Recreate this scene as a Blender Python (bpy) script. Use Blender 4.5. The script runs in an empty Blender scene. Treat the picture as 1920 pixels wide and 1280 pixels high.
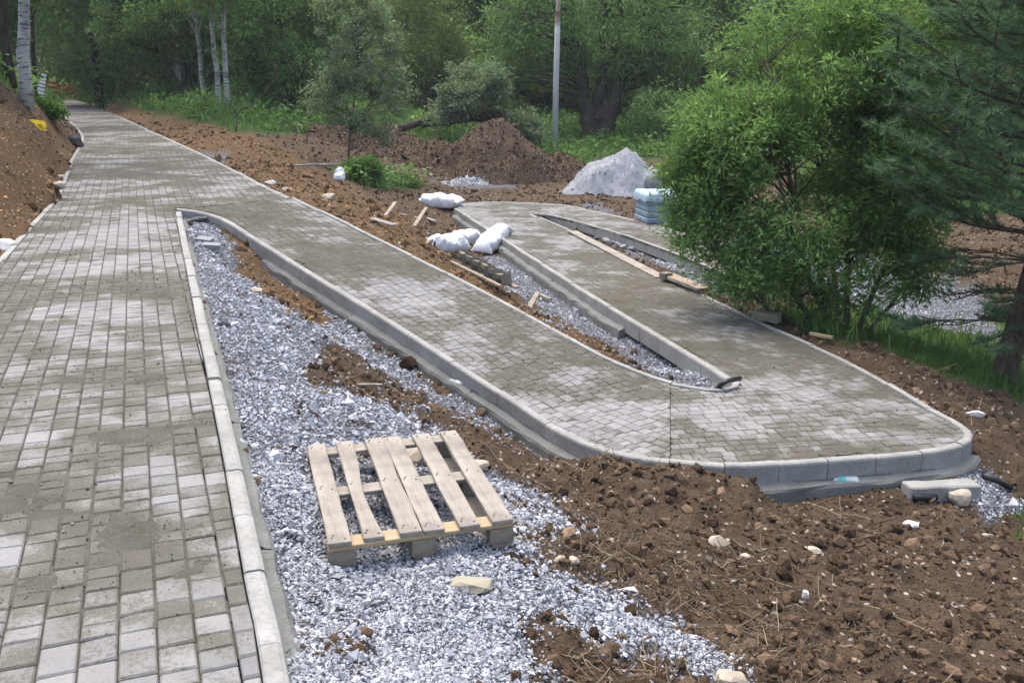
import bpy, bmesh, math, random
import numpy as np
from mathutils import Vector, Matrix
random.seed(7); RNG = np.random.default_rng(7)
SC = bpy.context.scene
COL = SC.collection
# ------------------------------------------------------------------ camera, sky, sun, exposure
PITCH = math.radians(15.2); FOC = 1750.0; CAMZ = 1.74
cam_d = bpy.data.cameras.new('camera'); cam = bpy.data.objects.new('camera', cam_d); COL.objects.link(cam)
cam.location = (0, 0, CAMZ); cam.rotation_euler = (math.pi/2 - PITCH, 0, 0)
cam_d.sensor_width = 36.0; cam_d.lens = 36.0*FOC/1920.0; cam_d.clip_start = 0.05; cam_d.clip_end = 600
SC.camera = cam
SUN_EL, SUN_AZ = math.radians(70), math.radians(340)      # azimuth clockwise from +Y: high soft light, a little ahead
world = bpy.data.worlds.new('World'); SC.world = world; world.use_nodes = True
wn = world.node_tree; wn.nodes.clear()
sky = wn.nodes.new('ShaderNodeTexSky'); sky.sky_type = 'NISHITA'; sky.sun_disc = False
sky.sun_elevation = SUN_EL; sky.sun_rotation = SUN_AZ; sky.air_density = 1.0; sky.dust_density = 5.0; sky.ozone_density = 1.0
bg = wn.nodes.new('ShaderNodeBackground'); bg.inputs['Strength'].default_value = 0.15
wo = wn.nodes.new('ShaderNodeOutputWorld')
wn.links.new(sky.outputs[0], bg.inputs[0]); wn.links.new(bg.outputs[0], wo.inputs[0])
sun_d = bpy.data.lights.new('sun', 'SUN'); sun = bpy.data.objects.new('sun', sun_d); COL.objects.link(sun)
sun_d.energy = 0.6; sun_d.angle = math.radians(70); sun_d.color = (1.0, 0.98, 0.95)
sv = Vector((math.sin(SUN_AZ)*math.cos(SUN_EL), math.cos(SUN_AZ)*math.cos(SUN_EL), math.sin(SUN_EL)))
sun.rotation_euler = sv.to_track_quat('Z', 'Y').to_euler(); sun.location = (0, 0, 30)
SC.view_settings.view_transform = 'Standard'; SC.view_settings.look = 'None'
SC.view_settings.exposure = 1.56; SC.view_settings.gamma = 1.0
SC.cycles.volume_bounces = 0; SC.cycles.volume_step_rate = 4.0
SC.cycles.max_bounces = 6; SC.cycles.diffuse_bounces = 3; SC.cycles.glossy_bounces = 2
SC.cycles.transmission_bounces = 4; SC.cycles.transparent_max_bounces = 6

# ------------------------------------------------------------------ photograph geometry helpers
CP, SP = math.cos(PITCH), math.sin(PITCH)
def raydir(px, py):
    a, b = (px-960.0)/FOC, (640.0-py)/FOC
    return np.array([a, CP + b*SP, -SP + b*CP])
def project(x, y, z):
    dz = z - CAMZ
    d = np.maximum(y*CP - dz*SP, 0.05); u = y*SP + dz*CP
    return 960.0 + FOC*x/d, 640.0 - FOC*u/d, d
TS = np.exp(np.linspace(math.log(1.2), math.log(140), 2600))
def hit(px, py, zf):
    """where the sight line through a photo point meets the surface zf(x, y)"""
    d = raydir(px, py); X, Y, Z = TS*d[0], TS*d[1], CAMZ + TS*d[2]
    g = Z - zf(X, Y); i = int(np.argmax(g < 0))
    if i == 0: i = len(TS)-1
    g0, g1 = g[i-1], g[i]; t = TS[i-1] + (TS[i]-TS[i-1])*(g0/(g0-g1) if g0 != g1 else 0)
    return np.array([t*d[0], t*d[1], CAMZ + t*d[2]])
def atdepth(px, py, dep):
    d = raydir(px, py); return np.array([dep*d[0], dep*d[1], CAMZ + dep*d[2]])

# value noise
def _h(ix, iy, s):
    n = (ix.astype(np.int64)*374761393 + iy.astype(np.int64)*668265263 + s*1442695041) & 0x7fffffff
    n = ((n ^ (n >> 13))*1274126177) & 0x7fffffff
    return ((n ^ (n >> 16)) & 0xffffff)/float(0xffffff)
def vnoise(x, y, s=0):
    x = np.asarray(x, float); y = np.asarray(y, float)
    ix, iy = np.floor(x), np.floor(y); fx, fy = x-ix, y-iy
    fx = fx*fx*(3-2*fx); fy = fy*fy*(3-2*fy)
    a, b, c, d = _h(ix, iy, s), _h(ix+1, iy, s), _h(ix, iy+1, s), _h(ix+1, iy+1, s)
    return (a*(1-fx)+b*fx)*(1-fy) + (c*(1-fx)+d*fx)*fy
def fbm(x, y, sc, oct=4, s=0, gain=0.5):
    t = 0; a = 1.0; n = 0
    for o in range(oct):
        t = t + a*vnoise(x*sc*2**o + 13.7*o, y*sc*2**o - 7.1*o, s+o); n += a; a *= gain
    return t/n
def inpoly(x, y, poly):
    x = np.asarray(x, float); y = np.asarray(y, float); P = np.array([p[:2] for p in poly], float); res = np.zeros(x.shape, bool)
    bb = (x >= P[:, 0].min()) & (x <= P[:, 0].max()) & (y >= P[:, 1].min()) & (y <= P[:, 1].max())
    if not bb.any(): return res
    xs, ys = x[bb], y[bb]; c = np.zeros(xs.shape, bool); n = len(P)
    for i in range(n):
        x0, y0 = P[i]; x1, y1 = P[(i+1) % n]
        if y0 == y1: continue
        k = (y0 > ys) != (y1 > ys)
        if k.any(): c[k] ^= xs[k] < (x1-x0)*(ys[k]-y0)/(y1-y0) + x0
    res[bb] = c; return res
def segdist(x, y, poly, closed=False):
    best = np.full(np.shape(x), 1e9); P = [np.array(p[:2]) for p in poly]
    if closed: P = P + [P[0]]
    for a, b in zip(P[:-1], P[1:]):
        d = b-a; L = max(d@d, 1e-9)
        t = np.clip(((x-a[0])*d[0] + (y-a[1])*d[1])/L, 0, 1)
        best = np.minimum(best, np.hypot(x-a[0]-t*d[0], y-a[1]-t*d[1]))
    return best
def spline(pts, step=0.12):
    P = [np.array(p[:2], float) for p in pts]
    P = [2*P[0]-P[1]] + P + [2*P[-1]-P[-2]]; out = []
    for i in range(1, len(P)-2):
        p0, p1, p2, p3 = P[i-1:i+3]; n = max(2, int(np.linalg.norm(p2-p1)/step))
        for k in range(n):
            t = k/n
            out.append(0.5*((2*p1) + (p2-p0)*t + (2*p0-5*p1+4*p2-p3)*t*t + (3*p1-p0-3*p2+p3)*t**3))
    out.append(P[-2]); return np.array(out)

# ------------------------------------------------------------------ material helpers
class NT:
    def __init__(s, name):
        s.m = bpy.data.materials.new(name); s.m.use_nodes = True; s.t = s.m.node_tree; s.t.nodes.clear()
        s.out = s.n('ShaderNodeOutputMaterial')
    def n(s, typ, **kw):
        nd = s.t.nodes.new(typ)
        for k, v in kw.items():
            if hasattr(nd, k) and k not in ('inputs',): setattr(nd, k, v)
        return nd
    def set(s, sock, v):
        if isinstance(v, bpy.types.NodeSocket): s.t.links.new(v, sock)
        else: sock.default_value = v
    def pos(s): return s.n('ShaderNodeNewGeometry').outputs['Position']
    def obj(s): return s.n('ShaderNodeTexCoord').outputs['Object']
    def mapping(s, v, scale):
        m = s.n('ShaderNodeMapping'); s.set(m.inputs['Vector'], v); m.inputs['Scale'].default_value = scale; return m.outputs[0]
    def noise(s, v, scale, detail=4, rough=0.55, dist=0.0):
        q = s.n('ShaderNodeTexNoise'); s.set(q.inputs['Vector'], v); q.inputs['Scale'].default_value = scale
        q.inputs['Detail'].default_value = detail; q.inputs['Roughness'].default_value = rough; q.inputs['Distortion'].default_value = dist
        return q.outputs['Fac']
    def voro(s, v, scale, feat='F1', out='Distance'):
        q = s.n('ShaderNodeTexVoronoi', feature=feat); s.set(q.inputs['Vector'], v); q.inputs['Scale'].default_value = scale
        return q.outputs[out]
    def ramp(s, f, stops):
        r = s.n('ShaderNodeValToRGB'); s.set(r.inputs[0], f); e = r.color_ramp.elements
        while len(e) < len(stops): e.new(0.5)
        for k, (p, c) in enumerate(stops):
            e[k].position = p; e[k].color = (*c, 1) if len(c) == 3 else c
        return r.outputs['Color']
    def rng(s, f, a, b, c=0.0, d=1.0):
        r = s.n('ShaderNodeMapRange'); s.set(r.inputs[0], f)
        for i, v in enumerate((a, b, c, d)): r.inputs[i+1].default_value = v
        return r.outputs[0]
    def math(s, op, a, b=0.0, clamp=False):
        r = s.n('ShaderNodeMath', operation=op, use_clamp=clamp); s.set(r.inputs[0], a); s.set(r.inputs[1], b); return r.outputs[0]
    def mix(s, f, a, b, blend='MIX'):
        r = s.n('ShaderNodeMix', data_type='RGBA', blend_type=blend); s.set(r.inputs[0], f)
        s.set(r.inputs[6], (*a, 1) if isinstance(a, tuple) else a); s.set(r.inputs[7], (*b, 1) if isinstance(b, tuple) else b); return r.outputs[2]
    def attr(s, name, out='Color'):
        a = s.n('ShaderNodeAttribute'); a.attribute_name = name; return a.outputs[out]
    def bump(s, h, strength=0.5, dist=0.02):
        b = s.n('ShaderNodeBump'); b.inputs['Strength'].default_value = strength; b.inputs['Distance'].default_value = dist
        s.set(b.inputs['Height'], h); return b.outputs[0]
    def bsdf(s, col, rough=0.9, normal=None, spec=0.25, metal=0.0, **kw):
        b = s.n('ShaderNodeBsdfPrincipled'); s.set(b.inputs['Base Color'], (*col, 1) if isinstance(col, tuple) else col)
        s.set(b.inputs['Roughness'], rough); b.inputs['Specular IOR Level'].default_value = spec; b.inputs['Metallic'].default_value = metal
        if normal is not None: s.set(b.inputs['Normal'], normal)
        for k, v in kw.items(): s.set(b.inputs[k], v)
        return b.outputs[0]
    def done(s, sh): s.t.links.new(sh, s.out.inputs['Surface']); return s.m

M = {}
# pavers: tint and dust are stored per paver corner; fine speckle comes from noise
t = NT('paver'); P = t.pos(); at_ = t.attr('tint'); du = t.attr('dust', 'Fac')
n1 = t.noise(P, 55, 5, 0.7); n2 = t.noise(P, 9, 4, 0.6); n3 = t.noise(P, 190, 2, 0.6)
clean = t.mix(t.rng(n1, 0.3, 0.75), t.mix(0.25, at_, (0.07, 0.07, 0.075)), t.mix(0.25, at_, (0.36, 0.36, 0.345)))
dsum = t.math('ADD', du, t.math('MULTIPLY', t.math('SUBTRACT', n1, 0.5), 2.1))
dsum = t.math('ADD', dsum, t.math('MULTIPLY', t.math('SUBTRACT', n2, 0.5), 1.3))
dfac = t.rng(dsum, 0.24, 0.74, 0.0, 0.95)
sandc = t.mix(t.rng(n3, 0.3, 0.7), (0.070, 0.066, 0.051), (0.172, 0.164, 0.134))
sandc = t.mix(t.rng(t.math('ADD', du, t.math('MULTIPLY', t.math('SUBTRACT', n2, 0.5), 1.6)), 0.55, 1.35, 0.0, 0.75), sandc, t.mix(n3, (0.050, 0.045, 0.033), (0.095, 0.087, 0.066)))
col = t.mix(dfac, clean, sandc)
M['paver'] = t.done(t.bsdf(col, 0.9, t.bump(t.math('ADD', n1, t.math('MULTIPLY', n3, 0.5)), 0.35, 0.006), 0.2))
# loose sand lying on the paving
t = NT('sand'); P = t.pos(); n1 = t.noise(P, 40, 5, 0.7); n2 = t.noise(P, 5, 4, 0.6); n3 = t.noise(P, 220, 2, 0.7)
c = t.mix(t.rng(n2, 0.3, 0.7), (0.090, 0.085, 0.066), (0.150, 0.142, 0.114))
n4 = t.noise(P, 95, 3, 0.7)
c = t.mix(t.rng(n3, 0.38, 0.62), t.mix(0.6, c, (0.06, 0.055, 0.04)), c); c = t.mix(t.rng(n4, 0.58, 0.70), c, (0.19, 0.183, 0.155))
c = t.mix(t.rng(n1, 0.60, 0.72), c, (0.085, 0.075, 0.055))
M['sand'] = t.done(t.bsdf(c, 0.97, t.bump(t.math('ADD', t.math('MULTIPLY', n1, 1.3), n3), 0.7, 0.012), 0.05))
t = NT('bedding'); P = t.pos(); n1 = t.noise(P, 60, 4, 0.7)
M['bedding'] = t.done(t.bsdf(t.mix(n1, (0.030, 0.027, 0.020), (0.085, 0.078, 0.058)), 0.95, None, 0.1))
# concrete kerb and its rough footing
def concrete(name, lo, hi, stain, rough_amt):
    t = NT(name); P = t.pos(); n1 = t.noise(P, 3.2, 5, 0.65); n2 = t.noise(P, 38, 5, 0.7); n3 = t.noise(P, 160, 2, 0.6)
    c = t.mix(t.rng(n1, 0.3, 0.72), lo, hi); c = t.mix(t.rng(n2, 0.48, 0.72, 0, 0.65), c, stain)
    c = t.mix(t.rng(n3, 0.6, 0.75, 0, 0.35), c, (0.12, 0.115, 0.1))
    c = t.mix(t.rng(t.n('ShaderNodeObjectInfo').outputs['Random'], 0, 1, 0.0, 0.30), c, t.mix(0.5, c, (0.20, 0.195, 0.17)))
    return t.done(t.bsdf(c, 0.92, t.bump(t.math('ADD', n2, t.math('MULTIPLY', n3, 0.4)), rough_amt, 0.012), 0.2))
M['kerb'] = concrete('kerb_concrete', (0.225, 0.224, 0.205), (0.36, 0.36, 0.335), (0.150, 0.142, 0.110), 0.5)
M['footing'] = concrete('footing_concrete', (0.125, 0.13, 0.118), (0.215, 0.22, 0.205), (0.10, 0.098, 0.08), 1.0)
# ground: masks are stored on the mesh (gravel, orange, grass)
t = NT('ground'); P = t.pos()
n1 = t.noise(P, 2.2, 6, 0.62); n2 = t.noise(P, 17, 6, 0.7); n3 = t.noise(P, 75, 4, 0.7)
soil = t.mix(t.rng(n1, 0.32, 0.7), (0.066, 0.046, 0.031), (0.148, 0.104, 0.068))
soil = t.mix(t.rng(n2, 0.45, 0.75, 0, 0.7), soil, (0.165, 0.118, 0.078))
ora = t.mix(t.rng(n2, 0.3, 0.75), (0.098, 0.060, 0.030), (0.230, 0.150, 0.080))
soil = t.mix(t.attr('orange', 'Fac'), soil, ora)
soil = t.mix(t.rng(n3, 0.42, 0.62, 0.55, 0.0), soil, (0.022, 0.015, 0.010))
vor = t.voro(P, 26, out='Color'); vd = t.voro(P, 26)
peb = t.math('MULTIPLY', t.rng(t.n('ShaderNodeSeparateColor').outputs[0], 0.9, 0.93), 1.0)
sep = t.n('ShaderNodeSeparateColor'); t.set(sep.inputs[0], vor)
peb = t.math('MULTIPLY', t.rng(sep.outputs[0], 0.90, 0.92), t.rng(vd, 0.42, 0.30))
soil = t.mix(peb, soil, t.mix(sep.outputs[1], (0.30, 0.25, 0.19), (0.50, 0.46, 0.40)))
gv = t.voro(P, 42, out='Color'); gs = t.n('ShaderNodeSeparateColor'); t.set(gs.inputs[0], gv); gd = t.voro(P, 42)
grav = t.mix(gs.outputs[0], (0.10, 0.107, 0.12), (0.34, 0.355, 0.38))
grav = t.mix(t.rng(gd, 0.35, 0.62), grav, (0.07, 0.075, 0.085))
gr = t.mix(t.rng(n2, 0.3, 0.7), (0.03, 0.060, 0.016), (0.07, 0.115, 0.032))
c = t.mix(t.attr('grass', 'Fac'), soil, gr); c = t.mix(t.attr('gravel', 'Fac'), c, grav)
hh = t.math('ADD', t.math('MULTIPLY', n2, 1.0), t.math('MULTIPLY', n3, 0.6))
hh = t.math('SUBTRACT', hh, t.math('MULTIPLY', gd, t.math('MULTIPLY', t.attr('gravel', 'Fac'), 1.0)))
M['ground'] = t.done(t.bsdf(c, 0.97, t.bump(hh, 0.9, 0.035), 0.08))
def tinted(name, rough=0.9, bscale=60, bstr=0.5, spec=0.2, var=0.35):
    t = NT(name); P = t.pos(); n = t.noise(P, bscale, 4, 0.65); c = t.attr('tint')
    c = t.mix(t.rng(n, 0.35, 0.7, var, 0.0), c, t.mix(0.65, c, (0.0, 0.0, 0.0)))
    return t.done(t.bsdf(c, rough, t.bump(n, bstr, 0.01), spec))
M['stones'] = tinted('crushed_stone', 0.95, 90, 0.4, 0.06, 0.2)
M['clods'] = tinted('soil_clod', 0.98, 70, 0.8, 0.05, 0.6)
M['straw'] = tinted('dry_straw', 0.8, 40, 0.1, 0.2, 0.2)
def leafmat(name, trans=0.48, rough=0.55, spec=0.3):
    t = NT(name); c = t.attr('tint')
    b = t.bsdf(c, rough, None, spec); tr = t.n('ShaderNodeBsdfTranslucent'); t.set(tr.inputs[0], t.mix(0.4, c, (0.20, 0.30, 0.05)))
    mx = t.n('ShaderNodeMixShader'); mx.inputs[0].default_value = trans; t.t.links.new(b, mx.inputs[1]); t.t.links.new(tr.outputs[0], mx.inputs[2])
    return t.done(mx.outputs[0])
M['leaf'] = leafmat('leaf'); M['needle'] = leafmat('pine_needle', 0.15, 0.6, 0.25); M['grass'] = leafmat('grass_blade', 0.3, 0.6, 0.2)
def bark(name, a, b, sc=(14, 14, 3)):
    t = NT(name); P = t.mapping(t.obj(), sc); n = t.noise(P, 1.0, 6, 0.7); n2 = t.noise(t.obj(), 3, 3)
    c = t.mix(t.rng(n, 0.35, 0.65), a, b); c = t.mix(t.rng(n2, 0.55, 0.75, 0, 0.5), c, (0.06, 0.075, 0.045))
    return t.done(t.bsdf(c, 0.95, t.bump(n, 1.0, 0.03), 0.1))
M['bark'] = bark('dark_bark', (0.022, 0.018, 0.014), (0.085, 0.070, 0.055))
M['pinebark'] = bark('pine_bark', (0.035, 0.026, 0.020), (0.125, 0.090, 0.068))
M['twig'] = bark('twig_bark', (0.05, 0.045, 0.03), (0.14, 0.12, 0.085))
t = NT('birch_bark'); O = t.obj(); n = t.noise(t.mapping(O, (3, 3, 26)), 1.0, 4, 0.6, 0.4); n2 = t.noise(t.mapping(O, (1.2, 1.2, 1.6)), 1.0, 4, 0.7)
n3 = t.noise(t.mapping(O, (6, 6, 5)), 1.0, 3, 0.6)
c = t.mix(t.rng(n3, 0.35, 0.7), (0.30, 0.29, 0.26), (0.44, 0.43, 0.40)); c = t.mix(t.rng(n, 0.56, 0.62), c, (0.05, 0.045, 0.04))
c = t.mix(t.rng(n2, 0.53, 0.62), c, (0.05, 0.046, 0.04))
M['birch'] = t.done(t.bsdf(c, 0.85, t.bump(n, 0.4, 0.02), 0.2))
def wood(name, a, b, dark, sc=(3, 40, 40)):
    t = NT(name); O = t.mapping(t.obj(), sc); n = t.noise(O, 1.0, 5, 0.65, 0.6); n2 = t.noise(t.obj(), 4.5, 4, 0.65); n3 = t.noise(t.obj(), 60, 3, 0.6)
    c = t.mix(t.rng(n, 0.3, 0.7), a, b); c = t.mix(t.rng(n2, 0.45, 0.72, 0, 0.85), c, dark); c = t.mix(t.rng(n3, 0.62, 0.75, 0, 0.5), c, (0.16, 0.13, 0.10))
    r = t.n('ShaderNodeObjectInfo').outputs['Random']; c = t.mix(t.rng(r, 0, 1, 0.0, 0.35), c, (0.23, 0.205, 0.17))
    return t.done(t.bsdf(c, 0.85, t.bump(n, 0.3, 0.006), 0.15))
M['board'] = wood('pallet_board', (0.225, 0.198, 0.160), (0.36, 0.325, 0.275), (0.145, 0.132, 0.115))
M['freshboard'] = wood('fresh_board', (0.34, 0.245, 0.135), (0.45, 0.345, 0.21), (0.27, 0.20, 0.125))
M['block'] = wood('pallet_block', (0.17, 0.145, 0.11), (0.28, 0.24, 0.185), (0.10, 0.085, 0.07), (8, 8, 40))
M['oldwood'] = wood('old_wood', (0.22, 0.175, 0.125), (0.40, 0.33, 0.25), (0.13, 0.10, 0.075))
t = NT('sack'); P = t.obj(); w = t.noise(P, 7, 5, 0.6); wv = t.noise(P, 2.5, 3); fin = t.noise(P, 160, 2)
c = t.mix(t.rng(wv, 0.35, 0.7), (0.60, 0.60, 0.62), (0.74, 0.74, 0.74)); c = t.mix(t.rng(w, 0.62, 0.76, 0, 0.45), c, (0.45, 0.40, 0.33))
M['sack'] = t.done(t.bsdf(c, 0.6, t.bump(t.math('ADD', w, t.math('MULTIPLY', fin, 0.15)), 0.6, 0.05), 0.3))
def plain(name, c, rough=0.6, spec=0.3, metal=0.0, ns=25, amt=0.4, dark=(0.05, 0.045, 0.04), **kw):
    t = NT(name); n = t.noise(t.obj(), ns, 5, 0.65); cc = t.mix(t.rng(n, 0.45, 0.75, 0, amt), c, dark)
    return t.done(t.bsdf(cc, rough, t.bump(n, 0.25, 0.01), spec, metal, **kw))
M['black'] = plain('black_plastic', (0.012, 0.012, 0.013), 0.45, 0.4, 0, 25, 0.3, (0.06, 0.055, 0.05))
M['red'] = plain('red_plastic', (0.55, 0.035, 0.02), 0.5, 0.3, 0, 12, 0.3, (0.20, 0.03, 0.02))
M['white'] = plain('white_paint', (0.70, 0.71, 0.72), 0.6, 0.3, 0, 20, 0.3, (0.35, 0.34, 0.31))
M['darkrock_hollow_shade'] = plain('dark_rock_and_hollow_shade', (0.085, 0.085, 0.08), 0.95, 0.1, 0, 6, 0.7, (0.03, 0.03, 0.028))
M['palerock'] = plain('pale_rock', (0.42, 0.36, 0.28), 0.95, 0.1, 0, 14, 0.6, (0.20, 0.15, 0.10))
M['whiterock'] = plain('white_rock', (0.68, 0.66, 0.62), 0.9, 0.2, 0, 14, 0.4, (0.23, 0.205, 0.17))
M['slabrock'] = plain('sandstone_slab', (0.30, 0.275, 0.205), 0.95, 0.1, 0, 20, 0.5, (0.20, 0.19, 0.15))
M['yellow'] = plain('yellow_plastic', (0.75, 0.52, 0.02), 0.6, 0.3, 0, 14, 0.35, (0.45, 0.22, 0.05))
M['bluewrap'] = plain('blue_film', (0.17, 0.24, 0.30), 0.35, 0.4, 0, 7, 0.6, (0.34, 0.42, 0.48))
M['lightwrap'] = plain('light_film', (0.36, 0.46, 0.52), 0.35, 0.4, 0, 9, 0.5, (0.22, 0.32, 0.40))
M['film'] = plain('clear_film', (0.60, 0.66, 0.66), 0.25, 0.5, 0, 9, 0.5, (0.32, 0.36, 0.36), **{'Transmission Weight': 0.35})
M['teal'] = plain('teal_label', (0.04, 0.36, 0.33), 0.5, 0.3, 0, 14, 0.3, (0.3, 0.5, 0.48))
M['greysand'] = tinted('grey_sand', 0.95, 12, 0.7, 0.1, 0.25)
t = NT('pole_metal'); O = t.obj(); z = t.n('ShaderNodeSeparateXYZ'); t.set(z.inputs[0], O); n = t.noise(O, 3, 5, 0.7)
zz = t.math('ADD', z.outputs[2], t.math('MULTIPLY', n, 0.8))
c = t.mix(t.rng(zz, 5.4, 5.7), t.mix(n, (0.36, 0.365, 0.36), (0.50, 0.50, 0.49)), t.mix(n, (0.15, 0.10, 0.075), (0.23, 0.17, 0.13)))
M['pole'] = t.done(t.bsdf(c, 0.75, None, 0.3))

# ------------------------------------------------------------------ object helpers
def tag(o, label=None, cat=None, group=None, kind=None):
    if label: o['label'] = label
    if cat: o['category'] = cat
    if group: o['group'] = group
    if kind: o['kind'] = kind
    return o
def link(name, me, parent=None, mat=None):
    o = bpy.data.objects.new(name, me); COL.objects.link(o)
    if parent is not None: o.parent = parent
    if mat is not None and me is not None:
        me.materials.clear(); me.materials.append(M[mat] if isinstance(mat, str) else mat)
    return o
def empty(name, loc=(0, 0, 0), rz=0.0):
    o = bpy.data.objects.new(name, None); COL.objects.link(o); o.location = loc; o.rotation_euler = (0, 0, rz); o.empty_display_size = 0.1; return o
def mesh_np(name, V, F, smooth=False, cols=None, facs=None):
    """V (n,3); F (m,k) of one face size, or a list of such arrays"""
    me = bpy.data.meshes.new(name); V = np.asarray(V, np.float32)
    Fs = F if isinstance(F, list) else [F]
    Fs = [np.asarray(f, np.int32) for f in Fs if len(f)]
    loops = np.concatenate([f.ravel() for f in Fs]); tot = np.concatenate([np.full(len(f), f.shape[1], np.int32) for f in Fs])
    me.vertices.add(len(V)); me.vertices.foreach_set('co', V.ravel())
    me.loops.add(len(loops)); me.loops.foreach_set('vertex_index', loops)
    me.polygons.add(len(tot)); st = np.concatenate([[0], np.cumsum(tot)[:-1]]).astype(np.int32)
    me.polygons.foreach_set('loop_start', st); me.polygons.foreach_set('loop_total', tot)
    me.polygons.foreach_set('use_smooth', np.full(len(tot), bool(smooth)))
    for nm, C in (cols or {}).items():
        a = me.attributes.new(nm, 'FLOAT_COLOR', 'POINT'); C = np.asarray(C, np.float32)
        if C.shape[1] == 3: C = np.concatenate([C, np.ones((len(C), 1), np.float32)], 1)
        a.data.foreach_set('color', C.ravel())
    for nm, C in (facs or {}).items():
        a = me.attributes.new(nm, 'FLOAT', 'POINT'); a.data.foreach_set('value', np.asarray(C, np.float32).ravel())
    me.update(calc_edges=True); me.validate(); return me
def mesh_py(name, V, F, smooth=False):
    me = bpy.data.meshes.new(name); me.from_pydata([tuple(map(float, v)) for v in V], [], F); me.update()
    if smooth: me.polygons.foreach_set('use_smooth', [True]*len(me.polygons))
    return me
def bm_mesh(name, bm, smooth=False):
    me = bpy.data.meshes.new(name); bm.to_mesh(me); bm.free()
    if smooth: me.polygons.foreach_set('use_smooth', [True]*len(me.polygons))
    return me
def box_mesh(name, sx, sy, sz, bev=0.004, jit=0.0, seed=0, cut=0):
    """box centred in x and y, from z 0 to sz"""
    bm = bmesh.new(); bmesh.ops.create_cube(bm, size=1.0)
    for v in bm.verts: v.co = Vector((v.co.x*sx, v.co.y*sy, (v.co.z+0.5)*sz))
    if cut:
        long_e = [e for e in bm.edges if abs(abs((e.verts[0].co-e.verts[1].co).x) - sx) < 1e-5]
        bmesh.ops.subdivide_edges(bm, edges=long_e, cuts=cut)
    r = random.Random(seed)
    if jit:
        for v in bm.verts: v.co += Vector((r.uniform(-jit, jit)*.6, r.uniform(-jit, jit), r.uniform(-jit, jit)*.4))
    if bev: bmesh.ops.bevel(bm, geom=list(bm.edges), offset=bev, segments=1, affect='EDGES')
    return bm_mesh(name, bm)
def tube(pts, rad, sides=6, cap=True, off=0):
    pts = [Vector(p) for p in pts]; V = []; F = []
    n = len(pts); rad = rad if hasattr(rad, '__len__') else [rad]*n
    up = Vector((0.13, 0.27, 1.0)).normalized()
    for i, p in enumerate(pts):
        d = (pts[min(i+1, n-1)] - pts[max(i-1, 0)]).normalized()
        a = d.cross(up); a = a.normalized() if a.length > 1e-3 else Vector((1, 0, 0)); b = d.cross(a)
        for k in range(sides):
            th = 2*math.pi*k/sides; V.append(p + (a*math.cos(th) + b*math.sin(th))*rad[i])
    for i in range(n-1):
        for k in range(sides):
            k2 = (k+1) % sides; F.append((off+i*sides+k, off+i*sides+k2, off+(i+1)*sides+k2, off+(i+1)*sides+k))
    if cap: F.append(tuple(off+k for k in range(sides))[::-1]); F.append(tuple(off+(n-1)*sides+k for k in range(sides)))
    return V, F
def tubes_mesh(name, tubes, sides=6):
    V, F = [], []
    for pts, rad in tubes:
        v, f = tube(pts, rad, sides, True, len(V)); V += v; F += f
    return mesh_py(name, V, F, True)
def rock_mesh(name, seed, sx=1, sy=1, sz=1, rough=0.28, sub=2):
    bm = bmesh.new(); bmesh.ops.create_icosphere(bm, subdivisions=sub, radius=1.0); r = random.Random(seed)
    planes = [(Vector((r.gauss(0, 1), r.gauss(0, 1), r.gauss(0, 1))).normalized(), r.uniform(0.55, 0.85)) for _ in range(9)]
    for v in bm.verts:
        for nrm, d in planes:
            q = v.co.dot(nrm)
            if q > d: v.co -= nrm*(q-d)
        v.co *= 1 + r.uniform(-rough, rough)*0.22
        v.co = Vector((v.co.x*sx, v.co.y*sy, v.co.z*sz))
    return bm_mesh(name, bm)

# ------------------------------------------------------------------ the footpath surfaces
TIP = np.array([-5.02, 14.0]); RD = np.array([0.675, -0.739]); RD /= np.linalg.norm(RD); RSL = 0.168
RY = [0, 15, 20.5, 26, 31, 40, 50, 62, 75]; RZ = [0, 0.0, 0.15, 0.33, 0.43, 0.58, 0.80, 1.22, 1.70]
def zrise(y): return np.interp(y, RY, RZ)
def z_main(x, y): return zrise(np.asarray(y)) + 0*np.asarray(x)
def z_ramp(x, y):
    s = (x-TIP[0])*RD[0] + (y-TIP[1])*RD[1]
    s = 0.5*(s + np.sqrt(s*s + 0.0016)) - 0.02
    s = 7.7 - 0.5*((7.7-s) + np.sqrt((7.7-s)**2 + 0.06))
    return np.where(np.asarray(y) > 15, zrise(y), 0) - RSL*s
def z_low(x, y): return -1.287 - 0.006*(np.asarray(y)-8) + 0*np.asarray(x)
def hits(pts, zf): return [hit(p[0], p[1], zf)[:2] for p in pts]
# edges of the paving, traced and carried onto the surfaces
E_left = [(-1.75, -0.2), (-2.5, 2.0), (-3.28, 4.0)] + hits([(0, 497), (60, 430), (117, 361), (138, 302), (158, 262), (149, 243), (124, 218), (117, 190)], z_main)
E_right = [(0.15, -0.2)] + hits([(492, 1280), (456, 1081), (416, 855), (375, 643), (334, 430), (329, 398)], z_main)
E_far = hits([(134, 184), (198, 207), (292, 250), (413, 306), (497, 349)], z_main)
tipw = E_right[-1]
E_near2 = hits([(333, 392), (360, 395), (392, 401), (420, 410), (442, 421), (462, 434), (517, 468), (561, 496), (626, 536), (720, 592), (815, 652), (895, 703), (989, 763), (1057, 806), (1104, 829), (1146, 843), (1200, 855), (1257, 862)], z_ramp)
def _s0():
    best = None
    for k in np.linspace(0, 1, 60):
        px, py = 497+143*k, 349+68*k; p_ = hit(px, py, z_main)[:2]; s_ = (p_-TIP)@RD
        if best is None or abs(s_-.02) < best[0]: best = (abs(s_-.02), px, py)
    return best[1:]
E_far2 = hits([_s0(), (640, 417), (665, 430), (774, 484), (875, 534), (962, 580), (1043, 624), (1127, 670), (1211, 706), (1257, 720)], z_ramp)
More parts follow.
